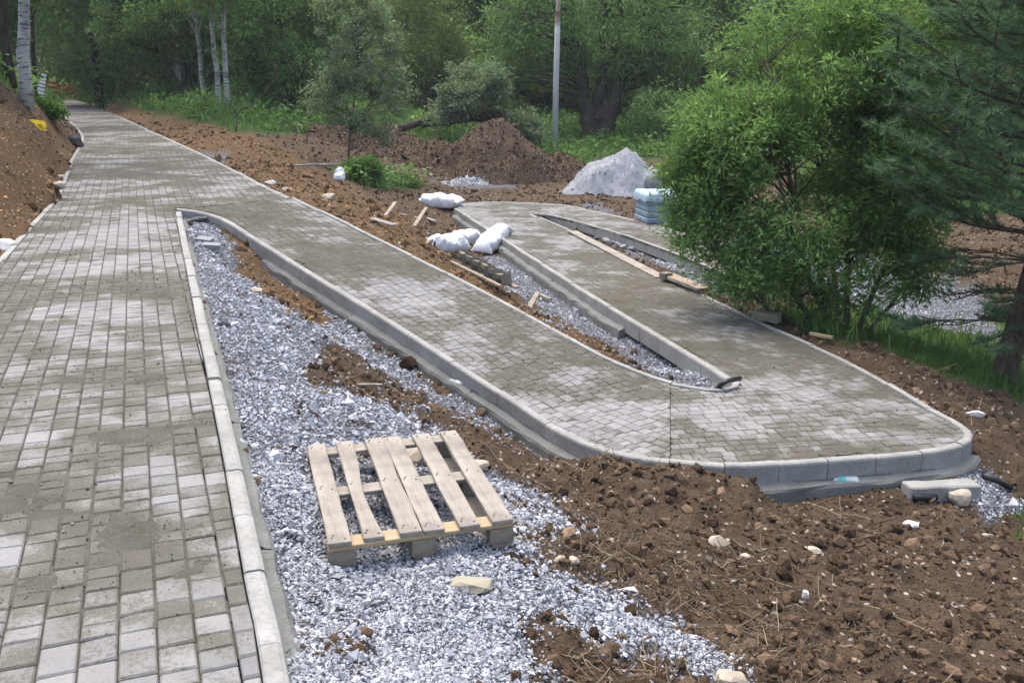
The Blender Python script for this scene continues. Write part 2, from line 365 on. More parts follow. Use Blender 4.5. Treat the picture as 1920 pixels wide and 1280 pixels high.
E_front = hits([(1257, 862), (1320, 866), (1385, 869), (1463, 865), (1570, 857), (1670, 849), (1752, 840), (1790, 831), (1806, 821), (1803, 809), (1785, 794), (1735, 768)], z_low)
E_far3 = hits([(1735, 768), (1616, 697), (1515, 648), (1414, 603), (1280, 537), (1160, 478), (1060, 430), (1010, 408)], z_low)
E_near3 = hits([(1257, 720), (1290, 728), (1335, 735), (1370, 733), (1390, 724), (1385, 716), (1367, 707), (1330, 683), (1293, 661), (1201, 606), (1140, 570), (1087, 537), (1026, 499), (952, 451), (919, 430), (857, 391)], z_low)
E_near4 = hits([(1010, 408), (998, 402), (1023, 403), (1065, 412), (1171, 442), (1276, 480), (1335, 505), (1420, 545)], z_low)
E_far4 = hits([(857, 391), (866, 383), (900, 379), (976, 380), (1060, 385), (1110, 395), (1191, 413), (1245, 427), (1340, 455), (1460, 500)], z_low)
E_front[0] = E_near2[-1]; E_near3[0] = E_far2[-1]
S = {k: spline(v) for k, v in dict(left=E_left, right=E_right, far=E_far + [E_far2[0]], near2=E_near2, far2=E_far2, front=E_front, far3=E_far3, near3=E_near3, near4=E_near4, far4=E_far4).items()}
POLY = {
 'main': list(S['right']) + [E_near2[0]] + list(S['far'])[::-1] + list(S['left'])[::-1],
 'ramp': list(S['near2']) + list(S['far2'])[::-1],
 'low': list(S['front']) + list(S['far3']) + list(S['near4'])[1:] + list(S['far4'])[::-1] + list(S['near3'])[::-1],
}
CPOLY = {k: POLY[k][::3] for k in POLY}
ZF = {'main': z_main, 'ramp': z_ramp, 'low': z_low}
def thin(L, k=3): return [p for i, p in enumerate(L) if i % k == 0 or i == len(L)-1]
def path_info(x, y):
    """inside mask and paving height"""
    ins = np.zeros(np.shape(x), bool); zz = np.full(np.shape(x), -9.0)
    for k in POLY:
        m = inpoly(x, y, CPOLY[k]); zz = np.where(m, np.maximum(zz, ZF[k](x, y)), zz); ins |= m
    return ins, zz

# ------------------------------------------------------------------ terrain height
CPTS = []
def off_pts(line, zf, outward, dz, step=6, zs=None, od=0.16):
    L = S[line]; n = len(L)
    for i in range(0, n, step):
        a = L[max(i-1, 0)]; b = L[min(i+1, n-1)]; d = (b-a)/max(np.linalg.norm(b-a), 1e-6); nr = np.array([d[1], -d[0]])*outward
        f = i/(n-1); q = dz(f) if callable(dz) else dz
        p = L[i] + nr*od; CPTS.append((p[0], p[1], float(zf(L[i][0], L[i][1])) + q))
        p2 = L[i] - nr*0.5
        if i % (step*2) == 0: CPTS.append((p2[0], p2[1], float(zf(L[i][0], L[i][1])) - 0.10))
off_pts('left', z_main, -1, lambda f: -0.03 if f < .7 else 0.0, 14)
off_pts('right', z_main, 1, lambda f: -0.10 if f < 0.85 else -0.13, 12)
off_pts('far', z_main, 1, -0.03, 14)
off_pts('near2', z_ramp, 1, lambda f: -0.10 if f < .22 else (-0.24 if f < .86 else -0.25), 6, od=0.27)
off_pts('far2', z_ramp, -1, lambda f: -0.03 if f < .85 else -0.10, 7)
off_pts('front', z_low, 1, lambda f: -0.27 if f < .75 else -0.12, 5, od=0.3)
off_pts('far3', z_low, 1, lambda f: -0.05 if f < .55 else -0.22, 8)
off_pts('near3', z_low, -1, lambda f: -0.12 if f < .16 else -0.30, 8, od=0.30)
off_pts('near4', z_low, -1, -0.24, 10)
off_pts('far4', z_low, 1, -0.04, 8)
def cz(px, py, z): d = raydir(px, py); t = (z-CAMZ)/d[2]; CPTS.append((t*d[0], t*d[1], z))
def cd(px, py, dep): p = atdepth(px, py, dep); CPTS.append(tuple(p))
for a in [(600, 900, -.24), (793, 1045, -.33), (640, 1060, -.32), (940, 1035, -.34), (850, 850, -.52), (700, 830, -.34), (700, 1200, -.28), (590, 1200, -.16), (1000, 1000, -.50), (1000, 1260, -.40),
          (1300, 1260, -.55), (1150, 1120, -.55), (1600, 1260, -.86), (1900, 1265, -1.15), (1900, 1080, -1.42), (1620, 1060, -1.18), (1400, 1010, -1.08), (1270, 876, -1.03), (1200, 870, -1.02), (1340, 882, -1.10), (1390, 905, -1.24), (1130, 862, -1.04), (1300, 930, -1.02), (1200, 920, -.95),
          (1100, 900, -.98), (1500, 960, -1.42), (1700, 1000, -1.5), (650, 690, -.60), (760, 740, -.82), (900, 800, -.95), (1000, 860, -1.02), (870, 880, -.66), (560, 600, -.36), (450, 520, -.22), (400, 450, -.15),
          (500, 700, -.22), (520, 850, -.16), (700, 720, -.62),
          (1850, 890, -1.58), (1910, 960, -1.72), (1830, 776, -1.48), (1900, 820, -1.60), (1760, 705, -1.45), (1650, 670, -1.36), (1880, 725, -1.75), (1600, 628, -1.50), (1850, 640, -2.1), (1750, 565, -2.35),
          (1870, 500, -1.7), (1500, 540, -1.7), (1400, 500, -1.62), (900, 362, -1.42), (1150, 368, -1.46), (980, 350, -1.40), (1060, 350, -1.42),
          (560, 330, -.25), (640, 350, -.60), (730, 400, -.95), (800, 440, -1.15), (860, 470, -1.25), (900, 520, -1.28), (960, 545, -1.45), (780, 390, -1.3), (700, 335, -1.0), (820, 345, -1.35)]: cz(*a)
for a in [(420, 265, 24), (560, 262, 31), (620, 245, 36), (740, 238, 40), (880, 262, 40), (1000, 275, 42), (1120, 258, 44), (1200, 285, 38), (300, 205, 36), (450, 225, 34), (235, 182, 44),
          (0, 300, 13.5), (0, 400, 11.6), (60, 300, 15), (70, 240, 18.5), (45, 192, 21), (0, 205, 18.5), (100, 205, 24), (60, 170, 34), (20, 172, 30), (95, 170, 62),
          (1850, 430, 21), (1700, 440, 24), (1920, 430, 21), (1500, 440, 26)]: cd(*a)
CPTS += [(-14, 12, 1.2), (-9, 6, 0.25), (-6.5, 8.5, 0.05), (-5, 3, 0.05), (-4, 0, 0.05), (-20, 20, 2.2), (-60, 60, 3.2), (-35, 75, 2.4), (0, 75, 0.8), (25, 75, 0.6), (60, 60, 1.0), (-40, 110, 4), (0, 120, 3), (60, 110, 3),
         (2.5, 0, -.7), (5, 1, -1.2), (8, 4, -1.9), (9, 9, -2.1), (12, 14, -2.6), (14, 22, -1.8), (20, 30, -1.0), (10, 40, -1.1), (1.0, 1.2, -.32), (14, 4, -2.6), (30, 20, -2.2)]
CP_ = np.array(CPTS)
def lp(x, y): return np.arctan2(x, np.maximum(y, -0.5)+1.5)*2.2, np.log(np.hypot(x, y+1.5))*1.6
_u, _v = lp(CP_[:, 0], CP_[:, 1]); _n = len(CP_)
def _k(r2): return np.where(r2 > 1e-12, r2*np.log(np.maximum(r2, 1e-12)), 0.0)
_A = np.zeros((_n+3, _n+3)); _A[:_n, :_n] = _k((_u[:, None]-_u[None])**2 + (_v[:, None]-_v[None])**2) + np.eye(_n)*2e-4
_A[:_n, _n:] = np.stack([np.ones(_n), _u, _v], 1); _A[_n:, :_n] = _A[:_n, _n:].T
_W = np.linalg.solve(_A, np.concatenate([CP_[:, 2], np.zeros(3)]))
def z_base(x, y):
    x = np.asarray(x, float); sh = x.shape; x = x.ravel(); y = np.asarray(y, float).ravel(); out = np.empty(len(x))
    for i in range(0, len(x), 20000):
        u, v = lp(x[i:i+20000], y[i:i+20000])
        out[i:i+20000] = _k((u[:, None]-_u)**2 + (v[:, None]-_v)**2)@_W[:_n] + _W[_n] + _W[_n+1]*u + _W[_n+2]*v
    return out.reshape(sh)
# what covers the ground, as traced areas
GRAVEL = [
 [(338, 398), (400, 412), (425, 440), (455, 490), (540, 560), (620, 640), (585, 680), (600, 725), (740, 762), (800, 800), (860, 852), (960, 898), (1060, 950), (1110, 1010), (990, 985), (1040, 1055), (1180, 1120), (1270, 1165), (1310, 1215), (1400, 1300), (1440, 1500), (300, 1900), (490, 1280), (416, 855)],
 [(480, 482), (560, 535), (700, 650), (860, 750), (1000, 836), (1050, 850), (1000, 852), (850, 775), (700, 695), (600, 625), (540, 575)],
 [(905, 478), (965, 488), (1040, 545), (1150, 600), (1290, 680), (1380, 730), (1330, 745), (1235, 712), (1150, 650), (1040, 600), (960, 545)],
 [(1790, 880), (1850, 880), (1910, 950), (1850, 968), (1815, 930)], [(1000, 403), (1340, 500), (1420, 560), (1330, 540), (1180, 475), (1060, 425)],
 [(1720, 500), (1800, 530), (1850, 560), (1870, 640), (1700, 600), (1600, 560), (1400, 480), (1330, 450), (1500, 450)], [(810, 335), (900, 325), (975, 338), (960, 352), (860, 352)],
 [(355, 280), (392, 285), (425, 300), (420, 310), (380, 292)], [(1090, 385), (1140, 390), (1160, 405), (1120, 400)]]
DIRT = [[(415, 447), (470, 462), (520, 520), (592, 570), (610, 605), (585, 612), (520, 560), (455, 520)], [(980, 1140), (1080, 1150), (1200, 1200), (1275, 1290), (1400, 1600), (1080, 1600), (1010, 1190)], [(950, 985), (1020, 985), (1060, 1020), (1000, 1025)]]
GRASS = [[(100, 150), (160, 168), (260, 205), (360, 225), (450, 250), (560, 252), (620, 240), (740, 232), (830, 290), (960, 280), (1040, 300), (1085, 325), (1130, 290), (1230, 300), (1300, 260), (1300, -900), (-500, -900), (-500, 100), (0, 160), (60, 180), (110, 205), (90, 175)],
         [(1640, 640), (1720, 690), (1860, 735), (1990, 770), (2600, 800), (2600, 640), (1900, 600), (1700, 580), (1560, 560), (1450, 590), (1560, 640)], [(640, 330), (720, 320), (790, 345), (760, 355), (690, 350)], [(1885, 945), (1990, 960), (1990, 1040), (1915, 1010)]]
ORANGE = [[(-400, 500), (-400, 180), (60, 195), (140, 260), (130, 330), (60, 430), (0, 500)], [(150, 180), (450, 245), (560, 290), (640, 340), (760, 400), (830, 480), (960, 560), (1100, 630), (1200, 700), (1000, 610), (800, 500), (640, 425), (400, 300)], DIRT[0]]
def cover(x, y, z):
    px, py, d = project(x, y, z)
    w = 0.22*FOC/np.maximum(d, 1.0)
    px = px + (fbm(x, y, 2.6, 5, 11, .62)-.5)*2.2*w; py = py + (fbm(x, y, 2.6, 5, 23, .62)-.5)*1.0*w
    def any_(L):
        m = np.zeros(np.shape(x), bool)
        for p in L: m |= inpoly(px, py, p)
        return m
    vis = (y > 1.0)
    g = any_(GRAVEL) & ~any_(DIRT) & vis; gr = any_(GRASS) & vis; gr |= (np.hypot(x, y) > 60) | ((y > 38) & (x > 4)) | ((x > 11) & (y > 26))
    o = any_(ORANGE) & vis
    sp = fbm(x, y, 5.0, 3, 31)
    g = np.where(g & (sp > 0.74), 0.25, g.astype(float)); 
    return g, gr.astype(float)*(1-g), o.astype(float)
def terrain(x, y, noise=True):
    z = z_base(x, y); ins, zp = path_info(x, y)
    dist = np.full(np.shape(x), 9.0)
    nearb = (np.hypot(x, y) < 32) & (x < 7)
    if nearb.any():
        dn = dist[nearb]
        for k in S: dn = np.minimum(dn, segdist(x[nearb], y[nearb], thin(S[k], 5)))
        dist[nearb] = dn
    if noise:
        g, gr, o = cover(x, y, z)
        rough = (fbm(x, y, 1.3, 2, 3)-.5)*0.10 + (fbm(x, y, 4.5, 3, 5)-.5)*0.16 + (fbm(x, y, 17, 3, 9)-.5)*0.06
        gro = (fbm(x, y, 2.0, 2, 3)-.5)*0.06 + (fbm(x, y, 9, 2, 7)-.5)*0.035
        amp = np.clip((dist-0.08)/0.35, 0.10, 1.0)*np.clip(np.hypot(x, y)/2.5, .4, 1)
        z = z + amp*np.where(g > .5, gro, np.where(gr > .5, gro*1.5, rough))
    z = np.where(ins, np.minimum(z, zp-0.09), z)
    return z
# the sheet of ground: finer near the viewer's side of the site, reaching to the far woods
th = np.linspace(math.radians(-50), math.radians(48), 460)
rr = np.concatenate([np.exp(np.linspace(math.log(2.2), math.log(20), 390)), np.exp(np.linspace(math.log(20.3), math.log(260), 70))])
TT, RR = np.meshgrid(th, rr); GX, GY = np.sin(TT)*RR, np.cos(TT)*RR - 1.5
GZ = terrain(GX, GY); gv_, gg_, go_ = cover(GX, GY, GZ)
nt, nr_ = len(th), len(rr)
def Tz(x, y):
    """height of the built ground sheet"""
    x = np.asarray(x, float); y = np.asarray(y, float); a = np.arctan2(x, y+1.5); q = np.hypot(x, y+1.5)
    i = np.clip((a-th[0])/(th[1]-th[0]), 0, nt-1.001); j = np.clip(np.interp(q, rr, np.arange(nr_)), 0, nr_-1.001)
    i0 = i.astype(int); j0 = j.astype(int); fi, fj = i-i0, j-j0
    return (GZ[j0, i0]*(1-fi)+GZ[j0, i0+1]*fi)*(1-fj) + (GZ[j0+1, i0]*(1-fi)+GZ[j0+1, i0+1]*fi)*fj
def g3(px, py): return hit(px, py, Tz)
def gw(x, y, dz=0.0): return (x, y, float(Tz(x, y)) + dz)
idx = np.arange(nr_*nt).reshape(nr_, nt)
GF = np.stack([idx[:-1, :-1], idx[:-1, 1:], idx[1:, 1:], idx[1:, :-1]], -1).reshape(-1, 4)
me = mesh_np('ground', np.stack([GX, GY, GZ], -1).reshape(-1, 3), GF, True, None, dict(gravel=gv_.ravel(), grass=gg_.ravel(), orange=go_.ravel()))
ground = tag(link('ground', me, None, 'ground'), 'brown dug soil, grey gravel and grassy ground of the hillside', 'ground', None, 'structure')

# ------------------------------------------------------------------ paving
def sandmask(x, y, which):
    n = 0.66*fbm(x*0.85, y*1.15, 2.3, 5, 41, 0.66) + 0.34*fbm(x, y, 0.8, 2, 77)
    n = (n-0.5)*5.2 + 0.5
    if which == 'main': b = 0.04 + np.interp(y, [2, 9, 13, 18, 24], [0.12, 0.04, 0.2, 0.30, 0.22])
    elif which == 'ramp': b = 0.52 - 0.50*np.clip(((x-TIP[0])*RD[0] + (y-TIP[1])*RD[1] - 4.5)/4, 0, 1)*(0.6+0.4*np.sin(x*2))
    else: b = np.interp(y, [7, 9, 12, 20, 24], [0.24, 0.34, 0.46, 0.26, -0.10]) - 0.15*(y < 7.9)
    return n + b
PAV = {'main': [], 'ramp': [], 'low': []}
def nearest_seg(p, seg):
    a, b = seg; d = b-a; L = np.sum(d*d, 1) + 1e-9
    t = np.clip(np.sum((p-a)*d, 1)/L, 0, 1); q = a + d*t[:, None]; k = np.argmin(np.sum((p-q)**2, 1)); return k, q[k], d[k]
def lay(which, poly, axis, cw=0.118, lens=(0.088, 0.118, 0.118, 0.148, 0.176), limit=None, seed=1, origin=(0, 0)):
    """fill a polygon with rows of pavers running along axis"""
    r = random.Random(seed); ax = np.array(axis)/np.linalg.norm(axis); ay = np.array([-ax[1], ax[0]]); P = np.array([p[:2] for p in poly]) - origin
    U, W = P@ax, P@ay; ring = P; seg = (ring, np.roll(ring, -1, 0))
    area = 0.5*np.sum(ring[:, 0]*np.roll(ring[:, 1], -1) - np.roll(ring[:, 0], -1)*ring[:, 1]); sgn = 1 if area > 0 else -1
    rows = []
    w = W.min() - r.uniform(0, cw)
    while w < W.max():
        u = U.min() - r.uniform(0, .2)
        while u < U.max():
            L = r.choice(lens); rows.append((u, w, L)); u += L
        w += cw
    A = np.array(rows); C = (A[:, 0]+A[:, 2]/2)[:, None]*ax + (A[:, 1]+cw/2)[:, None]*ay
    g = 0.0028
    corners = []
    for du, dw in ((0, 0), (1, 0), (1, 1), (0, 1)):
        uu = A[:, 0] + np.where(du, A[:, 2]-g, g); ww = A[:, 1] + (cw-g if dw else g); corners.append(uu[:, None]*ax + ww[:, None]*ay)
    ins = [inpoly(c[:, 0], c[:, 1], ring) for c in corners]; ncount = sum(i.astype(int) for i in ins)
    cin = inpoly(C[:, 0], C[:, 1], ring)
    for i in np.nonzero((ncount > 0) | cin)[0]:
        q = [c[i] for c in corners]
        if limit is not None and (C[i, 1]+origin[1]) > limit: continue
        if ncount[i] < 4:
            k, pt, d = nearest_seg(C[i], seg); nrm = np.array([-d[1], d[0]])*sgn; nrm /= np.linalg.norm(nrm)+1e-9
            out = []
            for a, b in zip(q, q[1:]+q[:1]):
                da, db = (a-pt)@nrm - 0.002, (b-pt)@nrm - 0.002
                if da >= 0: out.append(a)
                if da*db < 0: out.append(a + (b-a)*(da/(da-db)))
            q = out
            if len(q) < 3: continue
            qq = np.array(q); ar = abs(0.5*np.sum(qq[:, 0]*np.roll(qq[:, 1], -1) - np.roll(qq[:, 0], -1)*qq[:, 1]))
            if ar < 0.0008: continue
        PAV[which].append([np.array(p) + origin for p in q])
AXM = np.array([-0.366, 0.931])
lay('main', POLY['main'], AXM, limit=62, seed=3)
lay('ramp', POLY['ramp'], E_near2[-4]-E_near2[8], seed=5)
mit = [np.array(E_near3[4]), np.array(E_front[8])]
i3 = int(np.argmin(np.linalg.norm(S['near3']-mit[0], axis=1))); i_f = int(np.argmin(np.linalg.norm(S['front']-mit[1], axis=1)))
nose_dir = np.array(E_front[4]) - np.array(E_front[2])
nose_poly = list(S['front'][:i_f+1]) + list(S['near3'][:i3+1])[::-1]
run_poly = list(S['front'][i_f:]) + list(S['far3']) + list(S['near4'])[1:] + list(S['far4'])[::-1] + list(S['near3'][i3:])[::-1]
lay('low', run_poly, np.array(E_near3[6])-np.array(E_near3[12]), seed=8)
lay('low', nose_poly, nose_dir, seed=9)
PN = {}
def paver_geo(q, which, r):
    q = np.array(q); k = len(q)
    a = 0.5*np.sum(q[:, 0]*np.roll(q[:, 1], -1) - np.roll(q[:, 0], -1)*q[:, 1])
    if a < 0: q = q[::-1]
    c = q.mean(0); dz = r.gauss(0, 0.0014); tx, ty = r.gauss(0, .012), r.gauss(0, .012)
    d = c - q; L = np.linalg.norm(d, axis=1, keepdims=True) + 1e-9; qi = q + d/L*0.009
    def Z(p): return ZF[which](p[:, 0], p[:, 1]) + dz + (p[:, 0]-c[0])*tx + (p[:, 1]-c[1])*ty
    V = np.concatenate([np.c_[qi, Z(qi)], np.c_[q, Z(q)-0.007], np.c_[q, Z(q)-0.05]])
    F = [tuple(range(k))] + [(k+i, k+(i+1) % k, (i+1) % k, i) for i in range(k)] + [(2*k+i, 2*k+(i+1) % k, k+(i+1) % k, k+i) for i in range(k)]
    b = r.uniform(0.80, 1.12)*0.225; w = r.uniform(-.012, .012); pp = r.random()
    tint = (b*(1.02+w), b*(1.0), b*(.945-w)) if pp < .8 else (b*.95, b*.93, b*.93)
    edge = np.full(len(V), r.gauss(0, .17)); edge[k:2*k] += 0.12
    return V, F, tint, edge
LABEL = {'main': ('footpath', 'grey paved footpath with sandy patches climbing to the birch trees'),
         'ramp': ('footpath', 'sandy paved ramp descending from the fork to the lower hairpin bend'),
         'low': ('footpath', 'sandy paved lower ramp running back from the hairpin bend past the white sacks')}
ROOT = {}
def sheet(poly, zf, dz, step, name, which, mat, heightf=None, parent=None, margin=0.0):
    P = np.array([p[:2] for p in poly]); x0, y0 = P.min(0)-step; x1, y1 = P.max(0)+step
    xs = np.arange(x0, x1, step); ys = np.arange(y0, y1, step); X, Y = np.meshgrid(xs, ys)
    m = inpoly(X, Y, poly)
    if margin: m |= segdist(X, Y, poly[::6], True) < margin
    Z = zf(X, Y) + dz
    if heightf is not None: Z = Z + heightf(X, Y)
    return X, Y, Z, m
def grid_mesh(name, X, Y, Z, m):
    ok = m[:-1, :-1] & m[1:, :-1] & m[:-1, 1:] & m[1:, 1:]
    idx = np.arange(X.size).reshape(X.shape); F = np.stack([idx[:-1, :-1][ok], idx[:-1, 1:][ok], idx[1:, 1:][ok], idx[1:, :-1][ok]], -1)
    u, inv = np.unique(F.ravel(), return_inverse=True)
    V = np.stack([X.ravel(), Y.ravel(), Z.ravel()], -1)[u]; return mesh_np(name, V, inv.reshape(-1, 4), True)
for which in ('main', 'ramp', 'low'):
    X, Y, Z, m = sheet(POLY[which], ZF[which], -0.011, 0.20 if which == 'main' else 0.12, 'footpath', which, 'bedding', margin=0.05)
    root = link('footpath', grid_mesh('bedding', X, Y, Z, m), None, 'bedding'); ROOT[which] = root
    tag(root, LABEL[which][1], 'footpath', None, 'structure')
    r = random.Random(len(which)); geo = []
    for q in PAV[which]:
        c = np.mean(q, 0); zc = float(ZF[which](c[0], c[1])); px, py, d = project(c[0], c[1], zc)
        vis = (-40 < px < 1960) and (py < 1330) and c[1] > 0.5
        geo.append((float(d) if vis else 500+float(d), q))
    geo.sort(key=lambda a: a[0])
    built = [paver_geo(q, which, r) for d, q in geo]
    AV = np.concatenate([b_[0] for b_ in built]); DU = sandmask(AV[:, 0], AV[:, 1], which) - 0.02 + np.concatenate([b_[3] for b_ in built]); pos = 0
    for V, F, tint, _ in built[:300]:
        c = V.mean(0); me = mesh_py('paver', V-c, F)
        a = me.attributes.new('tint', 'FLOAT_COLOR', 'POINT'); a.data.foreach_set('color', np.tile((*tint, 1), len(V)).astype(np.float32))
        a = me.attributes.new('dust', 'FLOAT', 'POINT'); a.data.foreach_set('value', DU[pos:pos+len(V)].astype(np.float32))
        o = link('paver', me, root, 'paver'); o.location = c; pos += len(V)
    VV, C4, byk = [], [], {}; n = 0
    for V, F, tint, _ in built[300:]:
        for f in F: byk.setdefault(len(f), []).append([i+n for i in f])
        VV.append(V); C4.append(np.tile((*tint, 1), (len(V), 1))); n += len(V)
    me = mesh_np('pavers', np.concatenate(VV), [np.array(v) for v in byk.values()], False, dict(tint=np.concatenate(C4)), dict(dust=DU[pos:]))
    o = link('far_pavers', me, root, 'paver'); tag(o, None, None, None, 'stuff')
    # loose sand heaped thinly over the pavers
    def sh(X, Y, which=which):
        s = sandmask(X, Y, which); fine = fbm(X, Y, 14, 3, 61)
        return np.clip((s-1.12)*0.018 + (fine-.5)*0.014, -0.03, 0.016)
    st = 0.045 if which == 'main' else 0.06
    X, Y, Z, m = sheet(POLY[which], ZF[which], -0.004, st, 'sand', which, 'sand', sh)
    m &= (Y < 30) & (Y > 0.5) & (Z > ZF[which](X, Y)-0.014)
    o = link('sand', grid_mesh('sand', X, Y, Z, m), root, 'sand'); tag(o, None, None, None, 'stuff')

# kerbs: single stones set along the edges
PROF = [(0.003, -0.20), (0.003, 0.006), (0.010, 0.013), (0.060, 0.013), (0.076, 0.004), (0.082, -0.012), (0.082, -0.20)]
def resample(L, s0, s1, cum, n):
    ss = np.linspace(s0, s1, n); return np.stack([np.interp(ss, cum, L[:, 0]), np.interp(ss, cum, L[:, 1])], 1)
def kerb(line, zf, outward, root, slen=0.5, s_from=0.0, s_to=None, foot=None, ymax=40, zt=0.0):
    L = S[line]; seg = np.linalg.norm(np.diff(L, axis=0), axis=1); cum = np.concatenate([[0], np.cumsum(seg)]); tot = cum[-1] if s_to is None else s_to
    r = random.Random(hash(line) % 1000 if False else len(line)*7+int(tot*10))
    def sweep(prof, s0, s1, n, dzr=0.0, wob=0.0, seed=0, tilt=0.0, lat=0.0):
        pts = resample(L, s0, s1, cum, n); V = []; rr_ = random.Random(seed)
        a0 = resample(L, max(s0-.05, 0), max(s1-.05, 0.01), cum, n); a1 = resample(L, s0+.05, min(s1+.05, cum[-1]), cum, n)
        for i in range(n):
            d = a1[i]-a0[i]; d = d/(np.linalg.norm(d)+1e-9); nr = np.array([d[1], -d[0]])*outward; z0 = float(zf(pts[i][0], pts[i][1])) + dzr
            for o_, dz in prof:
                w1, w2 = (rr_.uniform(-wob, wob), rr_.uniform(-wob, wob)) if o_ > .05 else (0, 0)
                p = pts[i] + nr*(o_ + w1 + tilt*dz + lat); V.append((p[0], p[1], z0 + dz + w2))
        k = len(prof); F = []
        for i in range(n-1):
            for j in range(k-1): F.append((i*k+j, i*k+j+1, (i+1)*k+j+1, (i+1)*k+j))
        F.append(tuple(range(k))[::-1]); F.append(tuple((n-1)*k+j for j in range(k)))
        if outward < 0: F = [f[::-1] for f in F]
        return V, [f[::-1] for f in F]
    s = s_from
    while s < tot-0.06:
        e = min(s+slen, tot)
        if tot-e < 0.12: e = tot
        p = resample(L, s, e, cum, 2)
        if p[0][1] < ymax and p[1][1] > -0.3:
            V, F = sweep(PROF, s+0.0035, e-0.0035, 4, r.gauss(0.0, 0.004), tilt=r.gauss(0, .02), lat=r.uniform(-.001, .0025)); V = np.array(V); c = V.mean(0)
            o = link('kerb_stone', mesh_py('kerb_stone', V-c, F), root, 'kerb'); o.location = c
        s = e
    for (a, b, w, top) in (foot or []):
        PR = [(0.0822, -0.42), (0.0822, top), (w*.6+.03, top-0.008), (w+.07, top-0.03), (w+.085, top-0.06), (w+.10, -0.46)]
        s = a*cum[-1]
        while s < b*cum[-1]-.05:
            e = min(s + r.uniform(1.2, 2.6), b*cum[-1]); n = max(4, int((e-s)/0.16))
            V, F = sweep(PR, s+.003, e-.003, n, r.gauss(0, 0.012 if line != 'right' else 0.003), 0.009, int(s*100)); V = np.array(V); c = V.mean(0)
            o = link('concrete_footing', mesh_py('concrete_footing', V-c, F), root, 'footing'); o.location = c; s = e
kerb('left', z_main, -1, ROOT['main'], 0.5)
kerb('right', z_main, 1, ROOT['main'], 0.5, foot=[(0.0, 0.99, 0.06, -0.045)])
kerb('far', z_main, 1, ROOT['main'], 0.5)
kerb('near2', z_ramp, 1, ROOT['ramp'], 0.8, foot=[(0.24, 0.97, 0.085, -0.13)])
kerb('far2', z_ramp, -1, ROOT['ramp'], 0.8)
kerb('front', z_low, 1, ROOT['low'], 0.44, foot=[(0.12, 0.80, 0.08, -0.165)])
kerb('far3', z_low, 1, ROOT['low'], 0.8)
kerb('near3', z_low, -1, ROOT['low'], 0.6, foot=[(0.24, 0.99, 0.10, -0.14)])
kerb('near4', z_low, -1, ROOT['low'], 0.6, foot=[(0.1, 0.9, 0.08, -0.13)])
kerb('far4', z_low, 1, ROOT['low'], 0.6)

# ------------------------------------------------------------------ loose stone, clods, straw
def logpolar(n, seed, a0, a1, r0, r1):
    r = np.random.default_rng(seed); a = np.radians(r.uniform(a0, a1, n)); q = np.exp(r.uniform(math.log(r0), math.log(r1), n))
    return np.sin(a)*q, np.cos(a)*q - 1.5, q, r
OCT = np.array([[1, 0, 0], [-1, 0, 0], [0, 1, 0], [0, -1, 0], [0, 0, 1], [0, 0, -1]], float)
OCF = np.array([[0, 2, 4], [2, 1, 4], [1, 3, 4], [3, 0, 4], [2, 0, 5], [1, 2, 5], [3, 1, 5], [0, 3, 5]])
CUB = np.array([[-1, -1, -1], [1, -1, -1], [1, 1, -1], [-1, 1, -1], [-1, -1, 1], [1, -1, 1], [1, 1, 1], [-1, 1, 1]], float)*0.72
CUF = np.array([[3, 2, 1, 0], [4, 5, 6, 7], [0, 1, 5, 4], [1, 2, 6, 5], [2, 3, 7, 6], [3, 0, 4, 7]])
_g = (1+5**.5)/2
ICO = np.array([[-1, _g, 0], [1, _g, 0], [-1, -_g, 0], [1, -_g, 0], [0, -1, _g], [0, 1, _g], [0, -1, -_g], [0, 1, -_g], [_g, 0, -1], [_g, 0, 1], [-_g, 0, -1], [-_g, 0, 1]])/1.9
ICF = np.array([[0, 11, 5], [0, 5, 1], [0, 1, 7], [0, 7, 10], [0, 10, 11], [1, 5, 9], [5, 11, 4], [11, 10, 2], [10, 7, 6], [7, 1, 8], [3, 9, 4], [3, 4, 2], [3, 2, 6], [3, 6, 8], [3, 8, 9], [4, 9, 5], [2, 4, 11], [6, 2, 10], [8, 6, 7], [9, 8, 1]])
def rotm(n, r, flat=1.0):
    q = r.normal(size=(n, 4)); q[:, 1:3] *= flat; q /= np.linalg.norm(q, axis=1, keepdims=True); w, x, y, z = q.T
    return np.stack([np.stack([1-2*(y*y+z*z), 2*(x*y-z*w), 2*(x*z+y*w)], -1), np.stack([2*(x*y+z*w), 1-2*(x*x+z*z), 2*(y*z-x*w)], -1), np.stack([2*(x*z-y*w), 2*(y*z+x*w), 1-2*(x*x+y*y)], -1)], 1)
def scatter_mesh(name, pts, size, tint, r, base=OCT, faces=OCF, jit=0.35, asp=(1.0, .8, .6), flat=1.0, smooth=False):
    n = len(pts); k = len(base)
    v = base[None]*(1 + r.uniform(-jit, jit, (n, k, 1))) + r.uniform(-jit, jit, (n, k, 3))*0.5
    v = v*np.array(asp)*r.uniform(.75, 1.25, (n, 1, 3))*size[:, None, None]
    v = np.einsum('nij,nkj->nki', rotm(n, r, flat), v) + pts[:, None]
    F = (faces[None] + (np.arange(n)*k)[:, None, None]).reshape(-1, faces.shape[1])
    return mesh_np(name, v.reshape(-1, 3), F, smooth, dict(tint=np.repeat(tint, k, 0)))
def spread(n, seed, a0, a1, r0, r1):
    x, y, q, r = logpolar(n, seed, a0, a1, r0, r1); z = Tz(x, y); ins, _ = path_info(x, y)
    ok = ~ins; x, y, z, q = x[ok], y[ok], z[ok], q[ok]; g, gr, o = cover(x + r.normal(0, .07, len(x)), y + r.normal(0, .07, len(x)), z); return x, y, z, q, g, gr, o, r
x, y, z, q, g, gr, o, r = spread(560000, 5, -34, 30, 3.2, 24)
